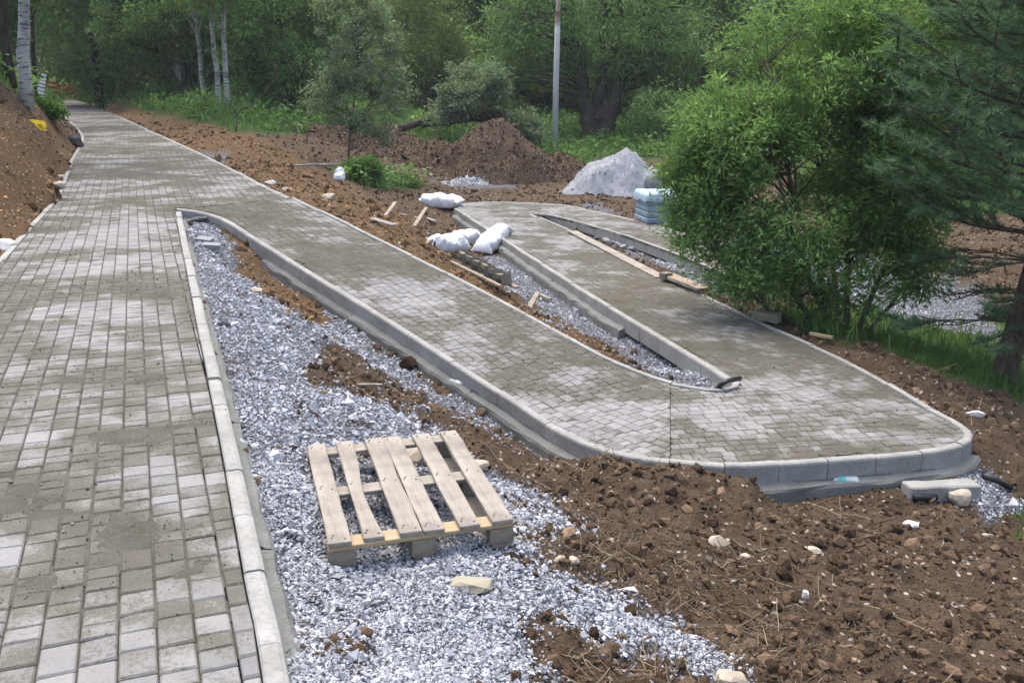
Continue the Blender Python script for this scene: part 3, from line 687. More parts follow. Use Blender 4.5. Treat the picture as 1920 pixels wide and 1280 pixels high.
keep = (g > .6) | ((g > .1) & (r.random(len(g)) < .25)); x, y, z, q = x[keep], y[keep], z[keep], q[keep]; n = len(x)
size = np.exp(r.normal(math.log(0.0074), 0.40, n))*np.clip(0.7+q*0.055, 0.9, 1.6); size = np.where(r.random(n) < .012, size*1.7, size)
b = np.clip(np.exp(r.normal(math.log(0.40), 0.24, n)), .12, .62); w = r.normal(0, .02, (n, 1))
tint = np.clip(b[:, None]*np.array([0.97, 0.995, 1.045])*(1+w), 0, .82)
GP = np.stack([x, y, z+size*0.35], -1); nr1 = q < 6.2
gm = scatter_mesh('gravel', GP[nr1], size[nr1], tint[nr1], r, OCT, OCF, .28, (1.0, .85, .7))
tag(link('gravel', gm, None, 'stones'), 'bluish grey crushed stone gravel spread round the pallet', 'gravel', None, 'stuff')
far = ~nr1 & (r.random(n) < .40)
gm = scatter_mesh('gravel', GP[far], size[far]*1.4, tint[far], r)
tag(link('gravel', gm, None, 'stones'), 'grey crushed stone gravel in the wedge and trenches between the ramps', 'gravel', None, 'stuff')
# stones strewn over the soil
x, y, z, q, g, gr, o, r = spread(88000, 6, -46, 36, 3.2, 44)
keep = (g < .5) & (gr < .5); x, y, z, q, o = x[keep], y[keep], z[keep], q[keep], o[keep]; n = len(x)
pick = r.random(n); pm = pick < 0.028; cm = ~pm
def sub(m): return np.stack([x[m], y[m], z[m]], -1), q[m], o[m]
p, qq, oo = sub(pm); n = len(p); size = np.minimum(np.exp(r.normal(math.log(0.011), 0.5, n))*np.clip(.6+qq*.07, .9, 2.0), .03)
b = r.uniform(.14, .44, n)[:, None]; tint = np.where(r.random((n, 1)) < .7, b*np.array([1.0, .84, .66]), b*np.array([1, .98, .95]))
p[:, 2] += size*.3
tag(link('pebbles', scatter_mesh('pebbles', p, size, tint, r, ICO, ICF, .35, (1, .8, .55)), None, 'stones'), 'pale pebbles and stone chips strewn over the brown soil', 'pebbles', None, 'stuff')
p, qq, oo = sub(cm); n = len(p); big = fbm(p[:, 0], p[:, 1], 1.5, 2, 90)
size = np.exp(r.normal(math.log(0.0105), 0.55, n))*np.clip(.7+qq*.075, .9, 2.8)*(0.55+big*.9); size = np.where(r.random(n) < .012, size*2.2, size); size = np.minimum(size, .045+.0022*qq)
b = np.exp(r.normal(0, .38, n))[:, None]; tint = np.where(oo[:, None] > .5, np.array([0.200, 0.125, 0.064]), np.array([0.112, 0.076, 0.049]))*b*(.55+.9*fbm(p[:, 0], p[:, 1], 2.2, 3, 15))[:, None]
p[:, 2] += size*.15
bigc = size*12/qq > .050
cm1 = scatter_mesh('clods', p[bigc], size[bigc], tint[bigc], r, ICO, ICF, 0.25, (1, .85, .75), 1.0)
tag(link('soil_clods', cm1, None, 'clods'), 'larger crumbly brown clods covering the dug soil', 'soil', None, 'stuff')
cm2 = scatter_mesh('crumbs', p[~bigc], size[~bigc], tint[~bigc], r, OCT, OCF, 0.4, (1, .85, .75), 1.0)
tag(link('soil_crumbs', cm2, None, 'clods'), 'fine brown crumbs of soil between the larger clods', 'soil', None, 'stuff')
# dry stalks, roots and straw
def strands(name, P, L, wid, tint, r, up=0.15, seg=4, curl=0.5):
    n = len(P); a = r.uniform(0, 2*math.pi, n); d = np.stack([np.cos(a), np.sin(a), r.normal(up, .25, n)], -1); d /= np.linalg.norm(d, axis=1, keepdims=True)
    pts = [P]; dd = d
    for k in range(seg):
        dd = dd + r.normal(0, curl/seg, (n, 3)); dd /= np.linalg.norm(dd, axis=1, keepdims=True); pts.append(pts[-1] + dd*(L/seg)[:, None])
    pts = np.stack(pts, 1)
    zt = Tz(pts[:, :, 0], pts[:, :, 1]); pts[:, :, 2] = np.maximum(pts[:, :, 2], zt+0.006)
    t1 = np.stack([-np.sin(a), np.cos(a), np.zeros(n)], -1); t2 = np.array([0, 0, 1.0])
    offs = [t1*wid[:, None], (-0.5*t1 + .87*t2)*wid[:, None], (-0.5*t1 - .87*t2)*wid[:, None]]
    V = np.stack([pts + of[:, None] for of in offs], 2); ns = seg+1      # n, ns, 3, xyz
    F = []
    for s_ in range(seg):
        for k in range(3): F.append([s_*3+k, s_*3+(k+1) % 3, (s_+1)*3+(k+1) % 3, (s_+1)*3+k])
    F = (np.array(F)[None] + (np.arange(n)*ns*3)[:, None, None]).reshape(-1, 4)
    return mesh_np(name, V.reshape(-1, 3), F, True, dict(tint=np.repeat(tint, ns*3, 0)))
x, y, z, q, g, gr, o, r = spread(60000, 16, -40, 40, 3.4, 26)
keep = (g < .5) & (gr < .5) & (r.random(len(x)) < np.where((x > 0.2) & (q < 16), .30, .10)*(0.12+1.9*(fbm(x, y, 1.2, 2, 55) > .56))); x, y, z, q = x[keep], y[keep], z[keep], q[keep]; n = len(x)
L = np.exp(r.normal(math.log(.085), .6, n)); wid = np.clip(.0008+.00026*q, .0014, .004)*r.uniform(.7, 1.3, n)
b = r.uniform(.45, 1.2, n)[:, None]; tint = np.where(r.random((n, 1)) < .35, np.array([.30, .245, .15]), np.array([.15, .108, .07]))*b
tag(link('straw', strands('straw', np.stack([x, y, z+.004], -1), L, wid, tint, r), None, 'straw'), 'dry straw, roots and stalks lying on the soil', 'straw', None, 'stuff')
# grass and weeds on the uncut ground
def blades(name, P, H, wid, tint, r, lean=.35):
    n = len(P); a = r.uniform(0, 2*math.pi, n); s = np.stack([np.cos(a), np.sin(a), np.zeros(n)], -1)
    b2 = r.uniform(0, 2*math.pi, n); ln = np.stack([np.cos(b2), np.sin(b2), np.zeros(n)], -1)*(r.uniform(.1, 1, n)*lean)[:, None]
    m = P + np.array([0, 0, .55])*H[:, None] + ln*.3*H[:, None]; t_ = P + np.array([0, 0, .95])*H[:, None] + ln*H[:, None]
    w_ = s*wid[:, None]; V = np.stack([P-w_*.7, P+w_*.7, m+w_, m-w_, t_], 1); k = np.arange(n)*5
    return mesh_np(name, V.reshape(-1, 3), [np.stack([k, k+1, k+2, k+3], -1), np.stack([k+3, k+2, k+4], -1)], True, dict(tint=np.repeat(tint, 5, 0)))
x, y, q, r = logpolar(110000, 26, -46, 42, 9, 75); z = Tz(x, y); ins, _ = path_info(x, y); g, gr, o = cover(x, y, z)
keep = (gr > .5) & ~ins; x, y, z, q = x[keep], y[keep], z[keep], q[keep]; n = len(x); patch = fbm(x, y, .5, 3, 71)
H = (.14 + .42*patch**1.5)*np.exp(r.normal(0, .3, n))*np.clip(q/30, .6, 1.3); b = np.exp(r.normal(0, .3, n))[:, None]
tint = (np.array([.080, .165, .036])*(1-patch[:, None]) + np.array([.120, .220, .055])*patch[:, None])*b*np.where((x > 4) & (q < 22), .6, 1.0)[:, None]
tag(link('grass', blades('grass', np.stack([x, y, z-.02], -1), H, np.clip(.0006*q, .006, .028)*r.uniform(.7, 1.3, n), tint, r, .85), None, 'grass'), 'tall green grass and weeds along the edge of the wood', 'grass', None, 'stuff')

x, y, q, r = logpolar(9000, 36, -46, 42, 20, 72); z = Tz(x, y); ins, _ = path_info(x, y); g, gr, o = cover(x, y, z)
keep = (gr > .5) & ~ins & (fbm(x, y, .22, 2, 8) > .42); x, y, z = x[keep], y[keep], z[keep]; n = len(x); pr = 16; ii = np.repeat(np.arange(n), pr); hh_ = r.uniform(.15, .75, n)[ii]
UP_ = np.stack([x[ii] + r.normal(0, .22, n*pr), y[ii] + r.normal(0, .22, n*pr), z[ii] + hh_*r.random(n*pr)**.7], -1); ub = np.exp(r.normal(0, .25, n))[ii][:, None]*np.exp(r.normal(0, .2, (n*pr, 1)))
UT = np.array([.095, .200, .045])*ub; d_ = r.normal(size=(n*pr, 3)); d_[:, 2] *= .4; d_ /= np.linalg.norm(d_, axis=1, keepdims=True); s_ = np.cross(d_, np.array([0, 0, 1.0])); s_ /= np.linalg.norm(s_, axis=1, keepdims=True)+1e-9
Lf = r.uniform(.12, .28, (n*pr, 1)); UV = np.stack([UP_, UP_+d_*Lf*.5+s_*Lf*.28, UP_+d_*Lf, UP_+d_*Lf*.5-s_*Lf*.28], 1); k = np.arange(n*pr)*4
tag(link('undergrowth', mesh_np('undergrowth', UV.reshape(-1, 3), np.stack([k, k+1, k+2, k+3], -1), False, dict(tint=np.repeat(UT, 4, 0))), None, 'leaf'), 'bright leafy undergrowth covering the floor of the wood edge', 'undergrowth', None, 'stuff')

# ------------------------------------------------------------------ heaps
def heap(name, cx, cy, peaks, rad, mat, label, cat, seed, tint=None, res=70, rough=.10, zb=None):
    xs = np.linspace(-rad, rad, res); X, Y = np.meshgrid(xs, xs); H = np.zeros_like(X)
    for (dx, dy, h, rx, ry, pw) in peaks:
        d = np.hypot((X-dx)/rx, (Y-dy)/ry) + (fbm(X+seed, Y, 1.1, 3, seed)-.5)*.35
        H = np.maximum(H, h*np.clip(1-d**pw, 0, 1))
    H = H + (fbm(X, Y, 3.0, 4, seed+3)-.5)*rough*np.clip(H*3, 0, 1) + (fbm(X, Y, 9, 3, seed+5)-.5)*rough*.6*np.clip(H*3, 0, 1)
    T = Tz(X+cx, Y+cy); m = H > 0.004; Z = T + H - 0.05
    me = grid_mesh(name, X, Y, Z-float(Tz(cx, cy)), m | np.roll(m, 1, 0) | np.roll(m, -1, 0) | np.roll(m, 1, 1) | np.roll(m, -1, 1))
    n = len(me.vertices)
    if tint is not None:
        rr_ = np.random.default_rng(seed); a = me.attributes.new('tint', 'FLOAT_COLOR', 'POINT'); bb = np.exp(rr_.normal(0, .07, (n, 1)))
        a.data.foreach_set('color', np.concatenate([np.array(tint)*bb, np.ones((n, 1))], 1).astype(np.float32).ravel())
    o = link(name, me, None, mat); o.location = (cx, cy, float(Tz(cx, cy))); return tag(o, label, cat)
def heap_clods(o, n, size, tint, label, seed, name='soil_clods'):
    r = np.random.default_rng(seed); me = o.data; V = np.empty(len(me.vertices)*3, np.float32); me.vertices.foreach_get('co', V); V = V.reshape(-1, 3); V = V[r.integers(0, len(V), n)] + np.array(o.location); V[:, :2] += r.uniform(-.06, .06, (n, 2))
    sz = np.exp(r.normal(math.log(size), .5, n)); tn = np.array(tint)*np.exp(r.normal(0, .35, (n, 1)))
    c = link(name, scatter_mesh(name, V - np.array(o.location), sz, tn, r, OCT, OCF, .4), o, 'clods' if name == 'soil_clods' else 'stones'); c['kind'] = 'stuff'
def disc_xy(px, py): p = g3(px, py); return p[0], p[1]
hx, hy = disc_xy(965, 343)
hp = heap('soil_heap', hx, hy+1.6, [(-.45, 0, 2.2, 2.7, 2.0, .98), (1.5, -.2, .95, 1.8, 1.4, .9), (-1.9, .4, .9, 1.5, 1.5, .9)], 4.2, 'ground', 'tall pointed brown soil heap in front of the lamp pole', 'soil heap', 3, rough=.16)
hp2x, hp2y = disc_xy(735, 300)
hpb = heap('soil_heap', hp2x, hp2y+1.2, [(0, 0, 1.0, 2.6, 1.7, .9), (-1.8, -.2, .8, 2.0, 1.5, .9), (1.6, .3, .85, 1.6, 1.4, .9)], 4.6, 'ground', 'low wide brown soil heap behind the small grey-green tree', 'soil heap', 12, rough=.16)
sx, sy = disc_xy(1160, 366)
pile = heap('sand_pile', sx, sy+1.1, [(-.30, 0, 1.22, 1.55, 1.3, 1.35), (.35, .1, 1.32, 1.25, 1.2, 1.5), (1.15, -.15, .85, .9, .8, 1.8)], 2.4, 'greysand', 'pale grey sand pile beside the leafy willow bush', 'sand pile', 21, (.285, .295, .31), rough=.26)
gx, gy = disc_xy(890, 345)
hpg = heap('gravel_heap', gx, gy+.3, [(0, 0, .30, 1.3, .7, 1.1), (1.1, .2, .20, .9, .5, 1.1)], 2.4, 'greysand', 'low grey gravel heap at the foot of the soil heap', 'gravel heap', 33, (.27, .275, .28), rough=.12)

heap_clods(hp, 4500, .028, (.095, .064, .042), '', 1); heap_clods(hpb, 4500, .030, (.10, .068, .044), '', 2); heap_clods(pile, 1500, .014, (.25, .26, .275), '', 3, 'sand_lumps'); heap_clods(hpg, 1800, .028, (.40, .41, .42), '', 4, 'stones')
# grains scattered on the paving
gr_ = []; gs_ = []
for which in ('main', 'ramp', 'low'):
    xg, yg, qg, rg = logpolar(45000, 44+len(which), -34, 30, 3.3, 22); mk = inpoly(xg, yg, CPOLY[which]); mk[mk] &= sandmask(xg[mk], yg[mk], which) > .45 + .6*rg.random(int(mk.sum()))
    xg, yg, qg = xg[mk], yg[mk], qg[mk]; s_ = np.exp(rg.normal(math.log(.0022), .5, len(xg)))*np.clip(qg/5, .8, 2.2); gr_.append(np.stack([xg, yg, ZF[which](xg, yg) + .004], -1)); gs_.append(np.minimum(s_, .014))
gp = np.concatenate(gr_); gs_ = np.concatenate(gs_); rg = np.random.default_rng(5); tn = np.array([.17, .16, .13])*np.exp(rg.normal(0, .5, (len(gp), 1)))
tag(link('sand_grains', scatter_mesh('sand_grains', gp, gs_, tn, rg), None, 'clods'), 'coarse grains and crumbs of sand strewn on the paving', 'sand', None, 'stuff')

# ------------------------------------------------------------------ the pallet on the gravel
def place(o, p0, xdir, normal=(0, 0, 1)):
    x_ = Vector(xdir).normalized(); z_ = Vector(normal).normalized(); y_ = z_.cross(x_).normalized(); x_ = y_.cross(z_)
    o.matrix_world = Matrix(((x_.x, y_.x, z_.x, p0[0]), (x_.y, y_.y, z_.y, p0[1]), (x_.z, y_.z, z_.z, p0[2]), (0, 0, 0, 1)))
ptop = -0.175
def pz(px, py, z): d = raydir(px, py); t_ = (z-CAMZ)/d[2]; return np.array([t_*d[0], t_*d[1], z])
fl, fr, bl, br = pz(622, 1004, ptop), pz(962, 980, ptop), pz(570, 828, ptop+.03), pz(858, 805, ptop+.02)
fc = (fl+fr)/2; bc = (bl+br)/2; lenv = bc-fc; PL = np.linalg.norm(lenv); PWID = (np.linalg.norm(fr-fl)+np.linalg.norm(br-bl))/2
pal = empty('pallet'); place(pal, fc - np.array([0, 0, 0.150]), lenv, (0.0, -0.02, 1)); tag(pal, 'weathered wooden pallet with six deck boards lying on the gravel', 'pallet')
# local x runs away along the boards, local y to the left
half = PWID/2
bw = [(-half+.048, .098), (-half+.200, .088), (-.055, .100), (.047, .098), (half-.205, .098), (half-.048, .098)]
bw = [(-a, w_) for a, w_ in bw]
for i, (yy, w_) in enumerate(bw):
    me = box_mesh('deck_board', PL, w_, .022, .003, .004, 30+i, 6)
    if i == 1:
        for v in me.vertices:
            if v.co.y < 0: v.co.y += .028*max(0, math.sin(v.co.x*4.2+2.2))
    o = link('deck_board', me, pal, 'board'); o.location = (PL/2+random.uniform(-.012, .012), yy, .124); o.rotation_euler = (0, 0, random.uniform(-.006, .006))
    nv_, nf_ = [], []
    for xx in (-PL/2+.05, 0, PL/2-.05):
        for dx, dy in ((-.02, -.025), (.022, .022), (.0, .03)):
            v_, f_ = tube([(xx+dx, dy, .0215), (xx+dx, dy, .0245)], .0045, 6, True, len(nv_)); nv_ += v_; nf_ += f_
    link('nail_heads', mesh_py('nail_heads', nv_, nf_), o, 'black')['kind'] = 'stuff'
for i, xx in enumerate((.05, PL/2, PL-.05)):
    me = box_mesh('stringer_board', PWID+.01, .10, .022, .003, .003, 50+i, 3); o = link('stringer_board', me, pal, 'freshboard' if i == 0 else 'board'); o.location = (xx, 0, .1005); o.rotation_euler = (0, 0, math.pi/2)
    for j, yy in enumerate((-half+.052, 0, half-.052)):
        o = link('block', box_mesh('block', .10, .115, .078, .004, .003, 70+i*3+j), pal, 'block'); o.location = (xx, yy, .0215)
for j, yy in enumerate((-half+.052, 0, half-.052)):
    o = link('bottom_board', box_mesh('bottom_board', PL, .095, .021, .003, .003, 90+j, 3), pal, 'block'); o.location = (PL/2, yy, 0)

# ------------------------------------------------------------------ sacks
def sack(px, py, L, W, H, rot, pitch, label, seed, tie=True, lift=0.0, pos=None):
    nu, nv = 30, 26; V = []; r = np.random.default_rng(seed)
    for i in range(nu):
        u = -1 + 2*i/(nu-1)
        body = max(0.0, 1-abs(u)**5)**.5
        wl = W/2*(0.93*body + .10 if u < 0 else .93*max(0.0, 1-abs(u)**3.2)**.6)
        hl = H/2*(body*.96 + .02)
        if u < -.86: hl *= (1+u)/.14*.9+.1; wl = W/2*(.96+.12*((-u-.86)/.14))
        if u > .80 and tie:
            k = (u-.80)/.20; wl = max(wl*(1-k), W*.07 + W*.13*max(0, (k-.5)*2)); hl = max(hl*(1-k), H*.08+H*.10*max(0, (k-.5)*2))
        elif u > .86: hl *= (1-u)/.14*.9+.1; wl = W/2*(.96+.12*((u-.86)/.14))
        for j in range(nv):
            a = 2*math.pi*j/nv; c, s_ = math.cos(a), math.sin(a); e = .72
            yy = wl*abs(c)**e*(1 if c > 0 else -1); zz = hl*abs(s_)**e*(1 if s_ > 0 else -1)
            V.append([u*L/2, yy, zz])
    V = np.array(V); n1 = fbm(V[:, 0]+seed, V[:, 1]+V[:, 2]*1.7, 5/ max(L, .3), 3, seed)-.5; n2 = fbm(V[:, 0]*2.5+seed, V[:, 1]-V[:, 2], 9/max(L, .3), 3, seed+4)-.5
    V[:, 2] += (n1*.32+n2*.16)*H; V[:, 1] += n2*.14*W; V[:, 2] = np.maximum(V[:, 2], -H*.42)
    V[:, 2] -= .10*H*np.sin(V[:, 0]/L*3+seed)
    F = [(i*nv+j, i*nv+(j+1) % nv, (i+1)*nv+(j+1) % nv, (i+1)*nv+j) for i in range(nu-1) for j in range(nv)] + [tuple(range(nv))[::-1], tuple((nu-1)*nv+j for j in range(nv))]
    p = g3(px, py) if pos is None else np.array(pos)
    root = empty('sack', tuple(p)); tag(root, label, 'sack', 'white sacks dropped by the ramps')
    o = link('bag', mesh_py('bag', V, [f[::-1] for f in F], True), root, 'sack'); o.location = (0, 0, H*.40+lift); o.rotation_euler = (0, -pitch, rot)
    if tie:
        tv = [(L/2*.985, .02*math.cos(k), .02*math.sin(k)) for k in range(1)]
        v, f = tube([(L*.46, 0, 0), (L*.50, .01, .0), (L*.56, .05, .02), (L*.60, .12, -.02)], [W*.05, W*.05, .008, .006], 6)
        o2 = link('neck', mesh_py('neck', v, f, True), root, 'sack'); o2.location = o.location; o2.rotation_euler = o.rotation_euler
    return root
sack(826, 388, 1.25, .58, .40, math.radians(160), math.radians(-6), 'plump white sack leaning over the upper end of the lower ramp kerb', 3)
sack(838, 474, .72, .50, .34, math.radians(200), math.radians(4), 'white sack with pointed corners on the soil, leftmost of the pair', 5, tie=False)
sack(872, 456, .70, .46, .36, math.radians(25), math.radians(5), 'crumpled white sack behind the pointed-cornered one', 8)
sack(925, 470, 1.15, .46, .36, math.radians(62), math.radians(20), 'long white sack propped against the kerb of the lower ramp', 11, tie=False, lift=.10)
sack(637, 340, .40, .26, .22, math.radians(80), math.radians(50), 'small upright white bag at the end of the pale batten', 14, lift=.08)

# ------------------------------------------------------------------ timber
def plank(p0, p1, w_, th_, mat, label, name='plank', cat='plank', lift=.02, pz0=None, pz1=None, seed=1, group='boards lying about'):
    a = g3(*p0) if pz0 is None else pz(*p0, pz0); b = g3(*p1) if pz1 is None else pz(*p1, pz1)
    L = float(np.linalg.norm(b-a)); o = link(name, box_mesh(name, L, w_, th_, min(.004, th_*.2), min(.006, th_*.25), seed, 5), None, mat)
    c = (a+b)/2; place(o, (c[0], c[1], c[2]+lift), b-a); return tag(o, label, cat, group)
plank((505, 300), (630, 331), .09, .05, 'board', 'long pale batten on the soil pointing at the small white bag', 'batten', 'batten', .05, seed=2)
plank((698, 408), (740, 440), .11, .03, 'board', 'thick pale plank tilted towards the upper ramp', lift=.05, seed=3)
plank((703, 407), (742, 412), .07, .03, 'board', 'short pale lath crossing the end of the tilted plank', lift=.06, seed=4)
plank((749, 401), (763, 411), .07, .03, 'board', 'short plank between the pale lath and the two parallel offcuts', lift=.03, seed=5)
plank((774, 405), (791, 418), .07, .03, 'board', 'narrow offcut lying parallel beside the wider offcut', lift=.03, seed=6)
plank((800, 406), (816, 424), .09, .03, 'board', 'wider grey offcut nearest the plump sack', lift=.03, seed=7)
plank((742, 425), (800, 431), .08, .03, 'oldwood', 'brown plank half buried below the offcuts', lift=.02, seed=8)
plank((795, 452), (818, 459), .06, .03, 'oldwood', 'short stick pointing at the pointed-cornered sack', 'stick', 'stick', .03, seed=9)
plank((1003, 553), (1033, 567), .06, .035, 'board', 'short pale stick with a dark end on the gravel strip', 'stick', 'stick', .03, seed=10)
plank((982, 575), (1008, 577), .07, .03, 'oldwood', 'short brown stick beside the upper ramp edge', 'stick', 'stick', .03, seed=11)
plank((1073, 440), (1240, 521), .20, .035, 'board', 'long pale plank along the far kerb of the lower ramp', lift=.02, pz0=-1.40, pz1=-1.33, seed=12)
plank((1247, 523), (1322, 549), .24, .05, 'oldwood', 'rough tan slab board beside the far kerb below the long plank', lift=.04, pz0=-1.33, pz1=-1.30, seed=13)
plank((1243, 524), (1254, 527), .16, .10, 'block', 'dark brown wood block at the end of the long plank', 'wood_block', 'block', .03, pz0=-1.31, pz1=-1.31, seed=14)
plank((1412, 603), (1460, 612), .14, .12, 'oldwood', 'brown log behind the far kerb under the willow bush', 'log', 'log', .05, seed=15)
plank((672, 722), (716, 738), .022, .018, 'board', 'thin pale stick on the dark soil above the pallet', 'stick', 'stick', .03, seed=16)
plank((1518, 632), (1560, 646), .05, .04, 'freshboard', 'thin yellow stick at the edge of the lower ramp near the soil mound', 'stick', 'stick', .05, seed=17)
# broken pallet half buried along the upper ramp
a = g3(862, 505); b = g3(948, 557); bp = empty('broken_pallet'); place(bp, a, b-a); tag(bp, 'broken half-buried pallet with a row of dark hollow blocks beside the upper ramp', 'pallet')
BL = float(np.linalg.norm(b-a))
for i in range(6):
    s_ = BL*(i+.35)/6; bm = bmesh.new(); bmesh.ops.create_cube(bm, size=1.0)
    for v in bm.verts: v.co = Vector((v.co.x*BL/6*.62, v.co.y*.15, v.co.z*.15))
    fr_ = [f for f in bm.faces if f.normal.y < -.9 or f.normal.z > .9]
    bmesh.ops.inset_individual(bm, faces=fr_, thickness=.014, depth=-.07)
    for f_ in fr_: f_.material_index = 1  # recessed faces get a dark colour: the shade of the hollows is painted in
    o = link('block', bm_mesh('block', bm), bp, 'block'); o.data.materials.append(M['darkrock_hollow_shade']); o.location = (s_, .05, .19-.010*i); o.rotation_euler = (random.uniform(-.15, .15), random.uniform(-.1, .1), random.uniform(-.15, .15))
for k, (yy, zz, w_) in enumerate(((-.10, .09, .05), (.14, .05, .07))):
    o = link('runner', box_mesh('runner', BL*1.05, w_, .03, .003, .004, 60+k, 4), bp, 'oldwood'); o.location = (BL*.5, yy, zz); o.rotation_euler = (0, .01, .01)

# ------------------------------------------------------------------ stones and small finds
def rock(name, px, py, s, mat, label, seed, asp=(1, .8, .55), rz=0.0, sink=.35, cat='stone', sub_=2, z=None):
    p = g3(px, py) if z is None else pz(px, py, z); o = link(name, rock_mesh(name, seed, s*asp[0], s*asp[1], s*asp[2], sub=sub_), None, mat)
    o.location = (p[0], p[1], p[2] + s*asp[2]*(1-2*sink)); o.rotation_euler = (random.uniform(-.2, .2), random.uniform(-.2, .2), rz); return tag(o, label, cat, 'stones lying loose')
rock('stone', 885, 1098, .105, 'slabrock', 'flat greenish brown slab stone in the gravel before the pallet', 3, (1.0, .72, .22), -.3, .3)
rock('stone', 1048, 1050, .035, 'palerock', 'pale angular stone where gravel meets soil right of the pallet', 4)
rock('stone', 1075, 1052, .04, 'palerock', 'buff stone touching the pale angular one beyond the pallet corner', 5, (1, .9, .6))
rock('stone', 1182, 1108, .055, 'whiterock', 'white elongated stone chip on the soil near the gravel tongue', 6, (1.0, .35, .35), -.25)
rock('stone', 788, 862, .17, 'palerock', 'brown lump of rock seen through the pallet boards', 7, (1, .7, .6))
rock('stone', 893, 876, .10, 'palerock', 'rounded tan stone touching the far right side of the pallet', 8)
rock('stone', 1828, 778, .09, 'whiterock', 'bright white stone on the soil right of the hairpin kerb', 9, (1.1, .5, .5), -.5)
rock('stone', 1800, 938, .12, 'palerock', 'tan stone leaning on the broken kerb piece', 10, (1.0, .7, .7))
rock('stone', 1706, 984, .075, 'whiterock', 'pale flat stone on the soil below the broken kerb piece', 11, (1.1, .7, .45))
rock('stone', 1345, 1020, .075, 'palerock', 'buff boulder half sunk in the soil below the mound', 12, (1.1, .8, .6))
rock('stone', 1510, 1120, .038, 'whiterock', 'upright pale stone amid the dry stalks', 13, (.7, .7, 1.1))
rock('stone', 1525, 1034, .055, 'palerock', 'oval tan stone in the middle of the dug soil', 14)
rock('stone', 1398, 1046, .045, 'palerock', 'pinkish stone right of the buff boulder', 15)
rock('stone', 1850, 1005, .06, 'palerock', 'tan chip near the green tuft at the picture edge', 18, (1, .6, .4))
rock('stone', 1370, 1275, .07, 'palerock', 'grey-brown rock at the tip of the gravel tongue', 19)
rock('boulder', 143, 272, .30, 'darkrock_hollow_shade', 'dark boulder against the bend of the upper path kerb', 20, (.7, .6, .75), .3, .3, 'boulder')
rock('stone', 107, 350, .15, 'palerock', 'pinkish stone on the bank beside the upper path kerb', 21)
rock('stone', 116, 334, .13, 'palerock', 'ochre stone above the pinkish one on the bank', 22)
rock('stone', 14, 466, .16, 'whiterock', 'white rubble lump by the kerb at the left picture edge', 23)
rock('stone', 623, 258, .28, 'palerock', 'pale boulder where the grass meets the dug soil', 24, (.8, .7, .8))
rock('stone', 506, 345, .12, 'whiterock', 'white stone just outside the far edge of the fork', 25)
rock('stone', 540, 358, .12, 'palerock', 'cream stone a little downhill of the white stone', 26)
rock('stone', 615, 372, .14, 'palerock', 'tan stone on the orange soil below the batten', 27)
rock('clod', 767, 690, .11, 'clods', 'dark round clod lying against the ramp footing', 28, (1, .9, .8), 0, .2, 'clod')
rock('stone', 478, 548, .08, 'palerock', 'yellowish stone in the orange soil strip', 29)
rock('stone', 368, 414, .15, 'footing', 'grey broken concrete lump in the tip of the gravel wedge', 30, (1.1, .6, .35), .2, .3, 'rubble')
rock('stone', 418, 424, .11, 'footing', 'grey rubble under the curved kerb of the fork', 31, (1.0, .6, .5), .2, .3, 'rubble')
rock('stone', 1180, 1148, .05, 'clods', 'brown clod at the edge of the gravel tongue', 32, cat='clod')
for o in bpy.data.objects:
    if o.name.startswith('clod') or o.get('category') == 'clod':
        me = o.data; a = me.attributes.new('tint', 'FLOAT_COLOR', 'POINT'); a.data.foreach_set('color', np.tile((.05, .03, .02, 1), len(me.vertices)).astype(np.float32))
def loose_paver(px, py, rz, label, z=None, tilt=.15):
    p = g3(px, py) if z is None else pz(px, py, z); me = box_mesh('loose_paver', .20, .12, .06, .006)
    a = me.attributes.new('tint', 'FLOAT_COLOR', 'POINT'); a.data.foreach_set('color', np.tile((.27, .27, .27, 1), len(me.vertices)).astype(np.float32))
    o = link('loose_paver', me, None, 'paver'); o.location = (p[0], p[1], p[2]+.01); o.rotation_euler = (tilt, .1, rz); return tag(o, label, 'paver', 'pavers left lying off the paths')
loose_paver(397, 467, .3, 'single grey paver on the gravel beside the orange soil'); loose_paver(384, 456, -.2, 'darker paver chip just behind the single grey paver')
for i, (px, py) in enumerate([(1122, 449), (1134, 453), (1146, 458), (1158, 463), (1170, 466), (1185, 470)]):
    loose_paver(px, py, .5+.3*i, ['flat block nearest the hole tip in the paver row', 'second paver of the tumbled row in the hole', 'third paver of the tumbled row in the hole', 'fourth paver of the tumbled row in the hole', 'fifth paver of the tumbled row in the hole', 'last upright paver of the tumbled row in the hole'][i], tilt=.6 if i % 2 else -.4)
# broken kerb piece, pipes, hose, litter below the hairpin
p = g3(1762, 932); q_ = g3(1835, 925); o = link('kerb_piece', box_mesh('kerb_piece', .62, .16, .14, .012, .012, 5, 5), None, 'kerb'); place(o, (p[0], p[1], p[2]-.01), (1, .10, .02)); tag(o, 'broken old kerb piece lying in front of the hairpin bend', 'kerb piece')
def pipe(name, pts, rad, label, mat='black', sides=10, cat='pipe'):
    c = np.mean(np.array([list(p_) for p_ in pts]), 0); v, f = tube([Vector(p_)-Vector(c) for p_ in pts], rad, sides)
    o = link(name, mesh_py(name, v, f, True), None, mat); o.location = c; return tag(o, label, cat)
p = g3(1712, 940); pipe('pipe', [p+np.array([0, 0, .04]), p+np.array([.20, .02, .03])], .028, 'black pipe stub under the broken kerb piece')
p = g3(1842, 900); q_ = g3(1895, 920); pipe('pipe', [p+np.array([0, 0, .04]), (p+q_)/2+np.array([0, 0, .05]), q_+np.array([0, 0, .03])], .028, 'black pipe poking from the gravel right of the hairpin')
p = pz(1343, 742, -1.45); zt = z_low(0, 9.7)
